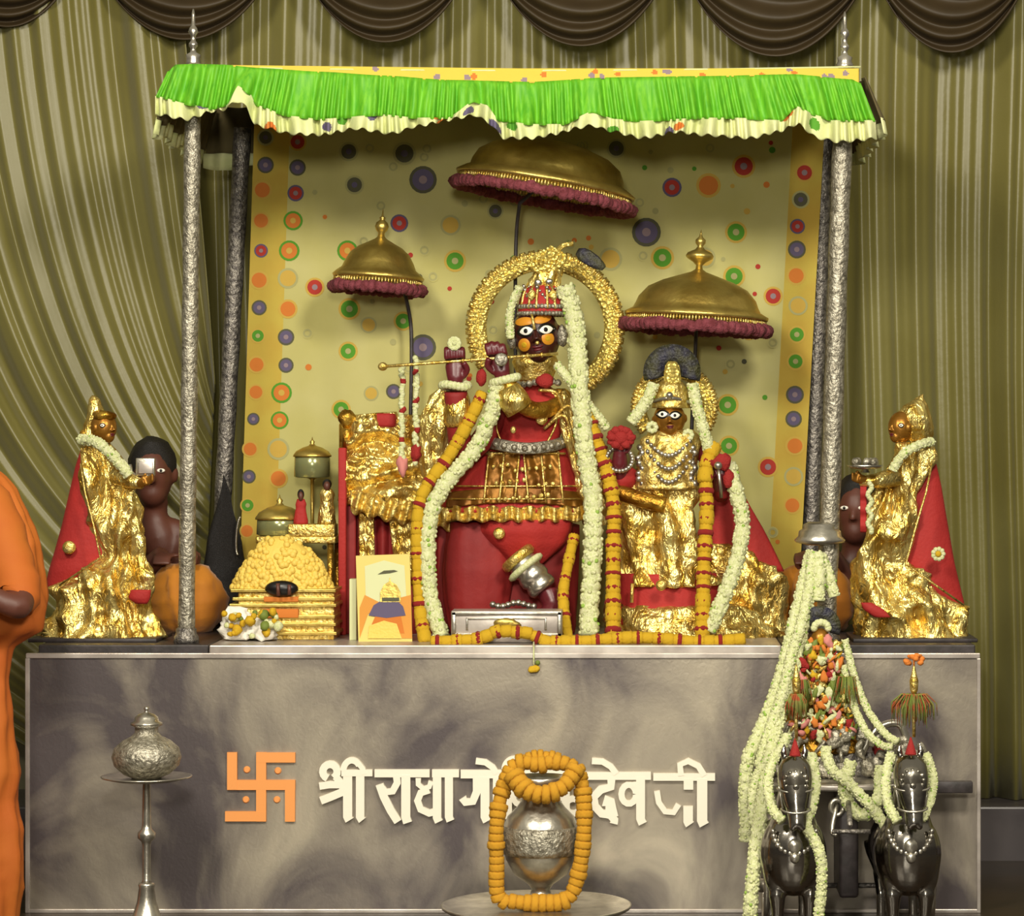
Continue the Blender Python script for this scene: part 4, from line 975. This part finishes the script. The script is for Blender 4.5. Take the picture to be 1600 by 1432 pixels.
# picture card
t = thing('picture_card', 'upright yellow printed card with a domed shape, at the foot of the throne', 'card', (P(598,0,.22).x, .22, ZT))
ybt = 680 + .66/(9.2)*F
def cardp(x, y, d=0): q = P(x, y, .2 + (ybt-y)*.00012); return Vector((q.x, q.y - d, max(q.z, ZT)))
m = MB(); vs = []
for d in (0, .016):
    for (x, y) in ((560, ybt), (644, ybt), (640, 866), (556, 869)): 
        q = cardp(x, y, 0); vs.append((q.x, q.y + d, q.z))
m.add(vs, [(0,1,2,3),(7,6,5,4),(0,4,5,1),(1,5,6,2),(2,6,7,3),(3,7,4,0)]); m.build('card', 'card', t, smooth=False)
m = MB()
def poly(pts, d, mi): m.add([cardp(x, y, d) for x, y in pts], [tuple(range(len(pts)))], mi)
poly([(572,950),(570,885),(600,876),(632,884),(636,950)], .0015, 1)
poly([(612,998),(644,998),(642,930),(622,935)], .002, 2); poly([(562,998),(575,960),(600,945),(570,930),(562,950)], .002, 2)
poly([(575,990),(590,955),(625,955),(632,990)], .003, 4)
poly([(576,962),(584,946),(594,940),(622,940),(630,948),(634,962),(604,966)], .004, 3)
poly([(594,941),(594,926),(600,914),(608,909),(609,902),(611,909),(620,914),(626,926),(626,941)], .005, 6)
poly([(597,940),(597,934),(624,934),(624,940)], .0055, 5)
poly([(590,898),(600,892),(616,891),(622,893),(610,896)], .003, 5)
poly([(575,998),(577,978),(600,970),(620,975),(628,998)], .0045, 0)
m.build('printed_picture', ['sweet', 'cardw', 'carde', 'dot_p', 'dot_o', 'dot_d', 'brass'], t, smooth=False)
# white cards behind it
MB().box((P(546,0,.26).x, .255, ZT), (P(557,0,.26).x, .30, zpy(905, .26))).build('side_flap', 'cardw', t, bevel=.002)
# silver casket
t = thing('silver_casket', 'low silver casket with framed front panel, below the crossed foot of the large statue', 'box', (P(791,0,.14).x, .18, ZT))
a = P(705, 1000, .13); b = P(878, 955, .13)
MB().box((a.x, .13, ZT), (b.x, .25, b.z)).build('casket_body', 'edge', t, bevel=.003)
m = MB()
for (x0, x1, y0, y1) in ((706,877,957,962),(706,877,990,998),(706,712,957,998),(871,877,957,998),(728,790,966,968),(728,731,966,985),(800,854,966,968),(851,854,966,985)): bx(m, x0, x1, y0, y1, .122, .135)
m.build('frame', 'silver', t, bevel=.0015)
MB().ell(P(791, 975, .125), (S(20), .012, S(10)), nz=.3, nf=60).build('boss', 'brass', t)
# dark bundle behind the back left post
m = MB().silh([(742,346,352),(770,340,366),(820,330,378),(870,324,382),(900,318,384),(975,316,384)], .86, .4, 0, nz=.04, nf=6)
t = thing('cloth_bundle', 'dark bundle with a pale curved rim, standing behind the slim back left post', 'bundle', (P(345,0,.86).x, .86, ZT)); m.build('dark_cover', 'hair', t)
MB().tube([P(374+2*math.cos(a)-5*math.sin(a), 838-30*math.cos(a), .82) for a in [PI*i/10 for i in range(11)]], .004, 6).build('pale_rim', 'silver', t)

# ------------------------------------------------------------------ garlands
WG = 'white jasmine garlands on the large statue'
jasmine([P(*q) for q in ((778,598,.33),(768,645,.33),(740,705,.33),(692,762,.30),(672,810,.28),(668,880,.26),(674,940,.24),(690,996,.20))], S(25), 'white jasmine garland hanging from the raised hands down the left of the large statue')
jasmine([P(*q) for q in ((882,448,.42),(896,490,.42),(902,540,.40),(906,610,.36),(914,700,.33),(926,780,.31),(926,860,.27),(922,940,.24),(920,996,.20))], S(29), 'thick white jasmine garland hanging from crown to altar down the right of the large statue')
jasmine([P(*q) for q in ((812,448,.42),(800,475,.42),(796,500,.42),(798,530,.41))], S(13), 'short white flower string at the left of the crown')
jasmine([P(*q) for q in ((870,570,.39),(886,590,.37),(912,622,.36),(935,652,.37),(950,672,.38))], S(14), 'thin white flower string slanting from the chin to the right shoulder')
jasmine([P(*q) for q in ((1022,600,.36),(1008,630,.35),(985,662,.35))], S(18), 'short white flower garland on the left of the small statue crown')
jasmine([P(*q) for q in ((1082,600,.38),(1090,640,.37),(1102,680,.36),(1108,705,.36))], S(18), 'short white flower garland on the right of the small statue crown')
jasmine([P(*q) for q in ((1138,725,.37),(1152,775,.35),(1160,820,.33),(1150,880,.26),(1128,940,.22),(1106,990,.20))], S(24), 'white jasmine garland curving down over the red mantle of the small statue')
jasmine([P(*q) for q in ((126,688,.27),(148,690,.22),(170,706,.2),(188,726,.2),(203,745,.2))], S(17), 'white flower garland around the neck of the left gold statue')
jasmine([P(*q) for q in ((1456,690,.27),(1436,696,.22),(1414,708,.2),(1402,722,.2),(1394,738,.2))], S(14), 'white flower garland around the neck of the right gold statue')
for (x, lb) in ((628, 'left'), (650, 'right')):
    t = thing('flower_tassel', 'thin white and red flower tassel hanging over the gold drape, %s of the pair' % lb, 'tassel', P(x, 745, .42), 'pair of flower tassels on the throne')
    m = MB(); rg = random.Random(x)
    for j in range(44):
        y = (575 if x < 640 else 560) + j*3.8; m.ell(P(x+rg.uniform(-2, 2), y, .42), S(5), 1 if (j % 12 in (5, 6)) else 0, seg=7, n=5, nz=.3, nf=60)
    m.build('string', ['jas', 'rose'], t); MB().ell(P(x, 728 if x < 640 else 708, .42), (S(9), S(9), S(17)), nz=.5, nf=60).build('tassel_end', 'pink' if x < 640 else 'rose', t)
marigold([P(*q) for q in ((755,612,.35),(735,655,.34),(702,712,.33),(668,758,.30),(654,800,.28),(652,880,.26),(656,950,.24),(662,990,.20))], S(20), 'marigold garland falling beside the left white garland of the large statue', 4)
marigold([P(*q) for q in ((914,628,.38),(928,680,.36),(946,730,.34),(958,790,.31),(958,880,.27),(958,1000,.19))], S(23), 'marigold garland hanging between the two statues', 3)
marigold([P(*q) for q in ((898,835,.38),(888,880,.34),(880,930,.28),(886,985,.22))], S(17), 'short marigold garland over the red cloth inside the thick white garland', 5)
marigold([P(*q) for q in ((1118,694,.38),(1104,730,.34),(1104,800,.31),(1100,880,.27),(1097,1000,.19))], S(23), 'marigold garland down the front of the small statue gown', 3)
marigold([P(x, 1000 + 3*math.sin(x*.03) - (9 if 760 < x < 830 else 0), .09) for x in range(672, 1150, 25)], S(19), 'marigold garland lying along the front edge of the altar top', 4, flat=.85)
o = MB().tube([P(834, 1004, .03), P(834, 1022, -.012), P(834, 1040, -.014)], S(1.4), 6, 0).ell(P(834, 1046, -.016), (S(9), S(5), S(6)), 1, nz=.5, nf=70).ell(P(840, 1036, -.016), S(4), 2).build('hanging_flower', ['jas', 'mari', 'leaf']); tag(o, 'tiny yellow flower on a thread hanging over the altar front', 'flower')

# ------------------------------------------------------------------ floor things
Yl = -.4; k = S(1, Yl); cx = P(229, 0, Yl).x
t = thing('pedestal_stand', 'tall slender silver stand with a round plate, at the left of the altar front', 'stand', (cx, Yl, 0))
zp = P(0, 1217, Yl).z
MB().lathe([(46*k, 0), (47*k, 6*k), (36*k, 14*k), (22*k, 30*k), (15*k, 52*k), (12*k, 74*k), (13*k, 78*k), (12*k, 82*k)], (cx, Yl, 0), 36).build('base', 'silver', t)
z0 = 80*k
MB().lathe([(9*k, z0), (6.5*k, z0+6*k), (6.5*k, z0+60*k), (8*k, z0+66*k), (14*k, z0+72*k), (14*k, z0+80*k), (8*k, z0+86*k), (7*k, z0+92*k), (6*k, zp-8*k), (14*k, zp-3*k)], (cx, Yl, 0), 28).build('stem', 'silver', t)
MB().lathe([(.001, zp-4*k), (50*k, zp-3*k), (70*k, zp+2*k), (71*k, zp+4*k), (68*k, zp+4*k), (48*k, zp), (.001, zp)], (cx, Yl, 0), 48).build('plate', 'silver', t)
t = thing('lidded_pot', 'round embossed silver pot with knobbed lid on the tall stand', 'pot', (cx, Yl, zp))
MB().lathe([(.001, 0), (22*k, 0), (24*k, 2*k), (36*k, 7*k), (50*k, 20*k), (54*k, 34*k), (50*k, 48*k), (38*k, 59*k), (24*k, 66*k), (18*k, 72*k), (18*k, 80*k), (25*k, 84*k)], (cx, Yl, zp), 40, fn=lambda a, z: 1+.012*math.sin(18*a)).build('pot_body', 'esilver', t)
MB().lathe([(25*k, 84*k), (25*k, 87*k), (19*k, 90*k), (18*k, 96*k), (12*k, 101*k), (4*k, 103*k), (3*k, 106*k), (4.5*k, 109*k), (3*k, 112*k), (.0005, 113*k)], (cx, Yl, zp), 32).build('lid', 'silver', t)
Yp = -.5; k = S(1, Yp); cx = P(845, 0, Yp).x; zt = P(0, 1418, Yp).z
t = thing('round_tray', 'wide round silver tray on a low foot at the bottom centre', 'tray', (cx, Yp, 0))
cxt = P(838, 0, Yp).x
MB().lathe([(.001, zt-6*k), (90*k, zt-6*k), (140*k, zt-5*k), (148*k, zt), (149*k, zt+4*k), (145*k, zt+4*k), (136*k, zt), (.001, zt)], (cxt, Yp, 0), 72).build('tray_plate', 'silver', t)
MB().lathe([(90*k, 0), (92*k, 6*k), (70*k, 16*k), (64*k, zt-6*k)], (cxt, Yp, 0), 48).build('foot', 'silver', t)
t = thing('water_pot', 'silver water pot with engraved belly standing on the round tray, framed by marigolds', 'pot', (cx, Yp, zt))
MB().lathe([(.001, 0), (34*k, 0), (37*k, 5*k), (30*k, 12*k), (17*k, 20*k), (14*k, 28*k), (20*k, 36*k), (42*k, 52*k), (55*k, 76*k), (60*k, 100*k), (59*k, 124*k), (52*k, 142*k), (38*k, 156*k), (31*k, 166*k), (30*k, 178*k), (36*k, 192*k), (44*k, 204*k), (41*k, 205*k), (30*k, 190*k), (26*k, 176*k), (.001, 170*k)], (cx, Yp, zt), 56).build('pot_body', 'silver', t)
MB().lathe([(58.5*k, 84*k), (60.8*k, 92*k), (61.5*k, 104*k), (61*k, 122*k), (58.5*k, 128*k)], (cx, Yp, zt), 56).build('engraved_band', 'esilver', t)
G = [(800,1200),(784,1240),(776,1290),(776,1350),(778,1400),(800,1409),(850,1412),(885,1406),(903,1370),(912,1310),(912,1250),(902,1205),(870,1192),(845,1196),(820,1192),(802,1200)]
def gy(x, y):
    return -.575 if y > 1290 else -.575 + (1290-y)*.0004
marigold([P(x, y, gy(x, y)) for x, y in G], S(22), 'marigold garland looped around the silver water pot on the tray', 0, 'maro', flat=.5)
marigold([P(x, y, Yp - .075 - .035*math.sin(PI*i/6)) for i, (x, y) in enumerate([(800,1208),(812,1226),(828,1238),(846,1242),(866,1238),(884,1226),(896,1208)])], S(26), 'marigold garland draped over the neck of the silver water pot', 0, 'maro', flat=.45)
marigold([P(x, y, Yp - .02 + .0*i) for i, (x, y) in enumerate([(808,1196),(828,1186),(850,1184),(872,1188),(890,1198)])], S(18), 'short marigold string across the mouth of the silver water pot', 0, 'maro', flat=.45)

# ------------------------------------------------------------------ horses and chariot
def horse(cx, label, hy=0):
    Y = -.68; t = thing('horse_statue', label, 'horse statue', (P(cx, 0, Y+.1).x, Y+.1, 0), 'silver chariot horses'); k = S(1, Y)
    X = P(cx, 0, Y).x
    def Q(dx, py, dy=0): q = P(cx+dx, py, Y); return Vector((q.x, Y+dy, max(q.z, .0)))
    m = MB()
    m.ell(Q(0, 1336, .03), (53*k, .085, 66*k), seg=24, n=16); m.ell(Q(0, 1350, .17), (50*k, .17, 58*k), seg=24, n=16); m.ell(Q(0, 1345, .33), (50*k, .10, 58*k), seg=24, n=16)
    m.ell(Q(0, 1335, .0), (47*k, .07, 66*k), seg=24, n=16)
    m.tube(smooth_path([Q(0, 1335, .05), Q(0, 1290, .02), Q(0, 1245, -.015), Q(0, 1205, -.045)], 12), [50*k, 48*k, 45*k, 42*k, 38*k, 34*k, 30*k, 28*k, 26*k, 24*k, 22*k, 21*k, 20*k, 20*k], 20)
    m.tube(smooth_path([Q(0, 1186+hy, -.03), Q(0, 1208+hy, -.06), Q(1, 1240+hy, -.095), Q(2, 1268+hy, -.12), Q(2, 1284+hy, -.128)], 14), [15*k, 22*k, 26*k, 27*k, 27*k, 25*k, 22*k, 19*k, 16*k, 14.5*k, 14*k, 14*k, 13.5*k, 12*k, 11*k, 10*k], 20)
    for s in (-1, 1):
        m.ell(Q(s*19, 1213+hy, -.075), (6*k, .011, 7*k)); m.ell(Q(s*7+2, 1284+hy, -.14), (6*k, .010, 6*k))
        m.tube([Q(s*14, 1190+hy, -.035), Q(s*17, 1174+hy, -.035), Q(s*15, 1160+hy, -.033)], [5*k, 5.5*k, 1.5*k], 8)
        m.tube(smooth_path([Q(s*26, 1345, .02), Q(s*27, 1380, .0), Q(s*26, 1398, -.01), Q(s*25, 1440, .0), Vector((X+s*25*k, Y, .02))], 14), [25*k, 24*k, 21*k, 18*k, 15*k, 13*k, 14*k, 12*k, 10*k, 9.5*k, 9.5*k, 10*k, 11*k, 11*k, 12*k], 14)
        m.tube([Vector((X+s*25*k, Y-.002, .026)), Vector((X+s*25*k, Y-.006, .0))], [11*k, 14*k], 14)
        m.tube(smooth_path([Q(s*26, 1345, .36), Q(s*28, 1375, .37), Q(s*27, 1400, .41), Q(s*26, 1430, .385), Vector((X+s*26*k, Y+.38, .02))], 14), [30*k, 28*k, 24*k, 18*k, 14*k, 12*k, 11*k, 10*k, 9*k, 8.5*k, 8*k, 8*k, 9*k, 9*k, 10*k], 14)
        m.tube([Vector((X+s*26*k, Y+.38, .03)), Vector((X+s*26*k, Y+.375, .0))], [10*k, 14*k], 14)
    m.build('body', 'horse', t, remesh=.0042)
    m = MB().tube(smooth_path([Q(0, 1320, .43), Q(0, 1340, .47), Q(0, 1400, .48), Q(0, 1430, .47)], 10), [10*k, 14*k, 17*k, 17*k, 15*k, 13*k, 10*k, 7*k, 5*k, 3*k][:10], 12) if False else MB().tube([Q(0, 1320, .42), Q(0, 1340, .45), Q(0, 1400, .46), Q(0, 1430, .45)], [8*k, 14*k, 15*k, 4*k], 12)
    m.build('tail', 'dsilver', t)
    br = MB()
    for (y, rr, dy, fl_) in ((1226+hy, 27.5, -.083, .75), (1256+hy, 22.5, -.108, .75)):
        br.tube([Q(rr*math.cos(a), y + 5*math.sin(a), dy - .030*math.sin(a) - .010) for a in [PI*i/12 for i in range(13)]], .0032, 7)
    for s in (-1, 1): br.tube([Q(s*18, 1195+hy, -.055), Q(s*25, 1226+hy, -.08), Q(s*20, 1256+hy, -.11)], .003, 7)
    br.build('bridle', 'silver', t)
    m = MB().patch(Q(0, 1212+hy, -.06), (27*k, .055, 40*k), 0, -2*k, 20*k, 20*k, 0, .011, 0)
    for j in range(12): m.ell(Q(17*math.cos(j*.5236), 1214+hy+15*math.sin(j*.5236), -.115), (3.4*k, .006, 3.4*k), seg=7, n=5); m.ell(Q(0, 1222+hy, -.128), (5*k, .006, 5*k)); m.build('forehead_plate', 'silver', t)
    m = MB()
    for i in range(15):
        a = PI*i/14; m.ell(Q(-33*math.cos(a), 1296 + 34*math.sin(a), -.062 + .014*math.cos(a)**2), (4.5*k, .008, 5*k))
    m.ell(Q(0, 1318, -.065), (11*k, .012, 12*k)); m.ell(Q(0, 1336, -.068), (8*k, .012, 9*k))
    m.build('breastplate', 'silver', t)
    m = MB().tube([Q(1, 1200+hy, -.04), Q(1, 1174+hy, -.04), Q(1, 1152+hy, -.04)], [14*k, 8*k, 1*k], 12); m.tube([Q(-20, 1192+hy, -.05), Q(0, 1187+hy, -.068), Q(20, 1192+hy, -.05)], 4*k, 8); m.build('red_cap', 'rose', t)
    return t, Q, k
def plume(t, Q, k, dx, y0, y1, spread, hh, dy=-.04):
    m = MB().tube([Q(dx, y0, dy), Q(dx, y1, dy)], [2.5*k, 3.5*k], 8).lathe([(3*k, 0), (6*k, 8*k), (7*k, 22*k), (4*k, 34*k), (2*k, 44*k), (.0005, 50*k)], Q(dx, y1, dy), 14); s_ = m.build('plume_holder', 'gold', t)
    if hh > 45:
        mm = MB()
        for j in range(14): mm.ell(Q(dx + 12*math.cos(j*2.4), y1-56+6*math.sin(j*1.7), dy+.008*math.sin(j)), (5*k, 4*k, 4*k), nz=.6, nf=70, seg=8, n=6)
        mm.tube([Q(dx, y1-45, dy), Q(dx, y1-58, dy)], 1.5*k, 6); mm.build('petal_tuft', 'dot_o', t)
    m = MB(); rg = random.Random(int(y0))
    for i in range(110):
        a = rg.uniform(0, 2*PI); sp = spread*k*rg.uniform(.35, 1); h_ = rg.uniform(.5, 1)*hh*k
        b0 = Q(dx, y1+4, dy)
        p1 = b0 + Vector((math.cos(a)*sp*.55, math.sin(a)*sp*.4, 6*k)); p2 = b0 + Vector((math.cos(a)*sp, math.sin(a)*sp*.7, -h_*.9))
        m.tube([b0, p1, (p1+p2)/2 + Vector((math.cos(a)*sp*.2, 0, 2*k)), p2], [.8*k, 1.1*k, .9*k, .4*k], 4, rg.choice([0, 0, 1]))
    m.build('plume', ['plume', 'leaf'], t)
t1, Q1, k1 = horse(1240, 'polished silver horse on the left, facing out, with a long white garland at each side')
plume(t1, Q1, k1, 3, 1155, 1085, 18, 40)
t2, Q2, k2 = horse(1420, 'polished silver horse on the right with a tall gold and green head plume', -2)
plume(t2, Q2, k2, 6, 1150, 1085, 38, 50)
Yc = -.2; k = S(1, Yc)
ct = thing('chariot', 'small ornate silver chariot behind the two silver horses', 'chariot', (P(1325, 0, Yc).x, Yc, 0))
zc = P(0, 1235, -.3).z
def cb(x0, x1, y0, y1, Y0, Y1, nm, mt, bev=.003, par=None): 
    a = P(x0, y1, Y0); b = P(x1, y0, Y0); return MB().box((a.x, Y0, a.z), (b.x, Y1, b.z)).build(nm, mt, par or ct, bevel=bev)
cb(1200, 1450, 1226, 1238, -.32, -.04, 'deck', 'silver')
cb(1206, 1444, 1176, 1226, -.13, -.05, 'seat', 'dsilver')
cb(1275, 1365, 1228, 1236, -.345, -.325, 'front_rail', 'edge')
cb(1205, 1238, 1166, 1174, -.14, -.05, 'red_pad', 'rose'); cb(1366, 1396, 1170, 1180, -.14, -.05, 'red_pad', 'rose')
cb(1462, 1520, 1222, 1240, -.10, -.06, 'dark_bar', 'stone')  # dark bar off the right end of the deck
m = MB(); rg = random.Random(4)
for i in range(90):
    x = rg.uniform(1202, 1440); m.ell(P(x, rg.uniform(1140, 1222) + abs(x-1320)*.12, -.17 + rg.uniform(-.02, .02)), (S(rg.uniform(4, 13)), S(6), S(rg.uniform(4, 13))), R=Matrix.Rotation(rg.uniform(-1, 1), 3, 'Y'), nz=.8, nf=50, seg=12, n=9)
m.build('ornament', 'esilver', ct)
for sx in (-1, 1):
    m = MB().tube(smooth_path([P(1320+sx*25, 1180, -.17), P(1320+sx*50, 1140, -.17), P(1320+sx*85, 1132, -.16), P(1320+sx*100, 1165, -.16), P(1320+sx*118, 1180, -.16)], 24), S(6), 10); m.build('scroll_arm', 'silver', ct)
for (x, Yw) in ((1196, -.22), (1452, -.22)):
    X = P(x, 0, Yw).x; R_ = .105; w = MB()
    ring = [Vector((X, Yw + R_*math.cos(2*PI*j/36), R_ + .015 + R_*math.sin(2*PI*j/36))) for j in range(37)]
    w.tube(ring, .010, 10); w.tube([Vector((X-.02, Yw, R_+.015)), Vector((X+.02, Yw, R_+.015))], .022, 16)
    for j in range(12):
        a = 2*PI*j/12; w.tube([Vector((X, Yw, R_+.015)), Vector((X, Yw + R_*math.cos(a), R_+.015+R_*math.sin(a)))], .004, 6)
    o = w.build('wheel', 'silver', ct); 
    MB().tube([Vector((X, Yw, R_+.015)), Vector((P(1325, 0, Yw).x, Yw, R_+.015))], .008, 8).build('axle', 'dsilver', ct)
MB().box((P(1310,0,-.3).x, -.34, .10), (P(1340,0,-.3).x, -.08, zc+.01)).build('undercarriage', 'stone', ct, bevel=.01)
m = MB().tube(smooth_path([P(1312, 1240, -.3), P(1305, 1270, -.34), P(1300, 1300, -.36), P(1308, 1306, -.37)], 12), S(4), 8); m.tube([P(1290+10*math.cos(a)+18, 1262+12*math.sin(a), -.34) for a in [2*PI*j/16 for j in range(17)]], S(4), 8); m.build('draft_ring', 'silver', ct)
m = MB().tube([P(1325, 1245, -.33), P(1328, 1290, -.66)], .008, 10); m.tube([P(1300, 1300, -.66), P(1360, 1300, -.66)], .007, 10); m.build('draft_pole', 'dsilver', ct)
# tiny idol riding in the chariot
Yd = -.12
t = thing('deity_statue', 'tiny flower-covered idol with dark crest seated in the silver chariot', 'statue', P(1285, 1176, Yd))
MB().silh([(1010,1268,1298),(1030,1252,1312),(1060,1244,1322),(1100,1236,1330),(1140,1226,1336),(1176,1222,1340)], Yd, .4, 0, nz=.07, nf=22, rip=.07, nrip=8, step=4).build('robe', 'lame', t)
MB().ell(P(1282, 1000, Yd-.02), (S(15), S(14), S(18))).build('face', 'gface', t)
m = MB()
for kk in range(18):
    a = PI*(-.08 + 1.16*kk/17); c_ = P(1281, 980, Yd); d = Vector((math.cos(a), 0, math.sin(a))); m.tube([c_ + d*S(9), c_ + d*S(20), c_ + d*S(32)], [S(3), S(5), S(5)], 7, flat=.5)
m.build('fan_crest', 'blue', t)
m = MB()
for j in range(12): m.ell(P(1283 + 11*math.cos(j*.52), 982 - 9*abs(math.sin(j*.52)), Yd-.03), S(6), seg=7, n=5)
m.build('white_flower', 'jas', t)
m = MB(); rg = random.Random(12)
for i in range(230):
    y = rg.uniform(1000, 1152); w = 24 + (y-1000)*.2
    m.ell(P(1284 + rg.uniform(-w, w), y, Yd - .055 - .02*rg.random()), (S(rg.uniform(2, 7)), S(rg.uniform(2, 5)), S(rg.uniform(3, 11))), rg.choice([0, 1, 2, 2, 3, 3, 4, 4, 5, 6, 6]), R=Matrix.Rotation(rg.uniform(-1, 1), 3, 'Y'), nz=.9, nf=90, seg=9, n=7)
m.build('blossoms', ['mari', 'rose', 'jas', 'leaf', 'gold', 'pink', 'dot_o'], t)
m = MB(); rg = random.Random(8)
for (cx_, cy_) in ((1250, 1090), (1322, 1085)):
    for i in range(70):
        a = rg.uniform(0, 2*PI); s_ = rg.uniform(.4, 1)
        b0 = P(cx_, cy_-25, Yd-.09); m.tube([b0, b0 + Vector((math.cos(a)*.03*s_, math.sin(a)*.02, .005)), b0 + Vector((math.cos(a)*.05*s_, math.sin(a)*.03, -.09*s_))], [.0015, .002, .0008], 4, rg.choice([0, 1]))
m.build('side_plume', ['plume', 'leaf'], t)
def wg(pts, w, lb): jasmine([P(*q) for q in pts], S(w), lb)
wg([(1268,866,.02),(1258,905,-.03),(1244,960,-.10),(1228,1030,-.16),(1206,1100,-.22),(1180,1160,-.28),(1166,1200,-.3),(1166,1290,-.32),(1166,1316,-.32)], 20, 'outer white garland running from the post collar to the left of the chariot')
wg([(1274,866,.0),(1266,920,-.06),(1252,990,-.14),(1236,1060,-.20),(1218,1120,-.26),(1204,1180,-.36),(1194,1240,-.48),(1182,1320,-.60),(1174,1400,-.64),(1172,1445,-.64)], 20, 'long white garland running from the post collar down past the outside of the left horse')
wg([(1270,868,-.02),(1262,930,-.09),(1250,985,-.17),(1238,1020,-.19),(1224,1080,-.25),(1200,1150,-.30),(1186,1200,-.34)], 16, 'middle white garland strand left of the tiny idol')
wg([(1282,868,.0),(1296,905,-.04),(1304,935,-.05)], 18, 'short white garland strand hanging right of the post collar above the tiny idol')
wg([(1278,868,-.01),(1280,900,-.06),(1278,940,-.08)], 20, 'short white garland strand straight below the post collar')
wg([(1320,1000,-.18),(1336,1060,-.20),(1356,1110,-.22),(1384,1148,-.26),(1404,1160,-.3)], 11, 'thin white garland slanting from the tiny idol to the right horse, upper of two')
wg([(1318,1040,-.18),(1330,1090,-.20),(1350,1138,-.24),(1376,1164,-.28),(1396,1168,-.3)], 11, 'thin white garland slanting from the tiny idol to the right horse, lower of two')
wg([(1212,1180,-.62),(1200,1220,-.68),(1206,1262,-.74),(1224,1284,-.77)], 14, 'white garland loop on the left side of the left horse neck')
wg([(1268,1180,-.62),(1274,1225,-.68),(1268,1262,-.74),(1260,1290,-.76),(1280,1330,-.78),(1284,1380,-.78),(1278,1440,-.78)], 15, 'white garland falling between the horses from the left horse neck')
wg([(1392,1180,-.62),(1384,1220,-.68),(1388,1258,-.74),(1404,1286,-.78)], 14, 'white garland loop on the left side of the right horse neck')
wg([(1448,1180,-.62),(1458,1215,-.68),(1454,1250,-.74),(1440,1284,-.78)], 12, 'white garland loop on the right side of the right horse neck')
wg([(1330,1190,-.36),(1320,1240,-.38),(1345,1275,-.40),(1372,1250,-.42),(1376,1195,-.40)], 18, 'white garland swag in the gap between the two horses')
wg([(1290,1170,-.36),(1298,1200,-.40),(1330,1228,-.42),(1362,1262,-.44),(1384,1292,-.46)], 16, 'white garland slanting across the gap towards the right horse chest')
wg([(1230,1150,-.36),(1216,1176,-.40),(1190,1200,-.42),(1176,1240,-.44),(1178,1290,-.46)], 14, 'thin white garland between the outer strands at the left of the left horse')
# small red flower on the floor between the horses
o = MB().ell(P(1325, 1452, -.42)*Vector((1, 1, 0)) + Vector((0, 0, .012)), (.045, .03, .012), nz=.5, nf=40).build('fallen_petals', 'rose'); tag(o, 'red petals on the floor between the silver horses', 'petals')
t = thing('peacock_finial', 'small gold ornament hanging at the front edge of the right gold statue base', 'ornament', P(1427, 1090, -.06)) if False else None

# ------------------------------------------------------------------ camera, light, world
cam = bpy.data.cameras.new('camera'); co = bpy.data.objects.new('camera', cam); col.objects.link(co)
co.location = (0, -D, EYE); co.rotation_euler = (PI/2, 0, 0)
cam.sensor_width = 36; cam.lens = F/1600*36; cam.shift_x = -200/1600; cam.shift_y = -36/1600; cam.clip_end = 100
sc.camera = co
def area(name, loc, target, size, power, colr=(1, .95, .86), sy=None):
    l = bpy.data.lights.new(name, 'AREA'); l.energy = power; l.size = size; l.color = colr
    if sy: l.shape = 'RECTANGLE'; l.size_y = sy
    o = bpy.data.objects.new(name, l); col.objects.link(o); o.location = loc
    o.rotation_euler = (Vector(target) - Vector(loc)).to_track_quat('-Z', 'Y').to_euler(); return o
area('ceiling_lamp', (-1.9, -4.6, 3.9), (-.4, .4, 1.2), .8, 190, (1, .93, .78))
area('ceiling_lamp', (1.3, -4.6, 3.9), (0, .4, 1.2), .8, 190, (1, .93, .78))
area('front_fill', (-.3, -7.5, 2.5), (-.3, .4, .9), .5, 150, (1, .95, .82))  # unseen fill light added above the camera to brighten the altar front
w = bpy.data.worlds.new('world'); sc.world = w; w.use_nodes = True; nt = w.node_tree; bg = nt.nodes['Background']
tc = nt.nodes.new('ShaderNodeTexCoord'); sp = nt.nodes.new('ShaderNodeSeparateXYZ'); rp = nt.nodes.new('ShaderNodeValToRGB')
nt.links.new(tc.outputs['Generated'], sp.inputs['Vector']); nt.links.new(sp.outputs['Z'], rp.inputs['Fac']); nt.links.new(rp.outputs['Color'], bg.inputs['Color'])
rp.color_ramp.elements[0].position = 0; rp.color_ramp.elements[0].color = (.14, .12, .10, 1)
rp.color_ramp.elements[1].position = .6; rp.color_ramp.elements[1].color = (.85, .78, .60, 1)
bg.inputs['Strength'].default_value = .5
sc.view_settings.view_transform = 'Standard'; sc.view_settings.look = 'None'; sc.view_settings.gamma = 1
sc.view_settings.use_curve_mapping = False; sc.view_settings.exposure = .0
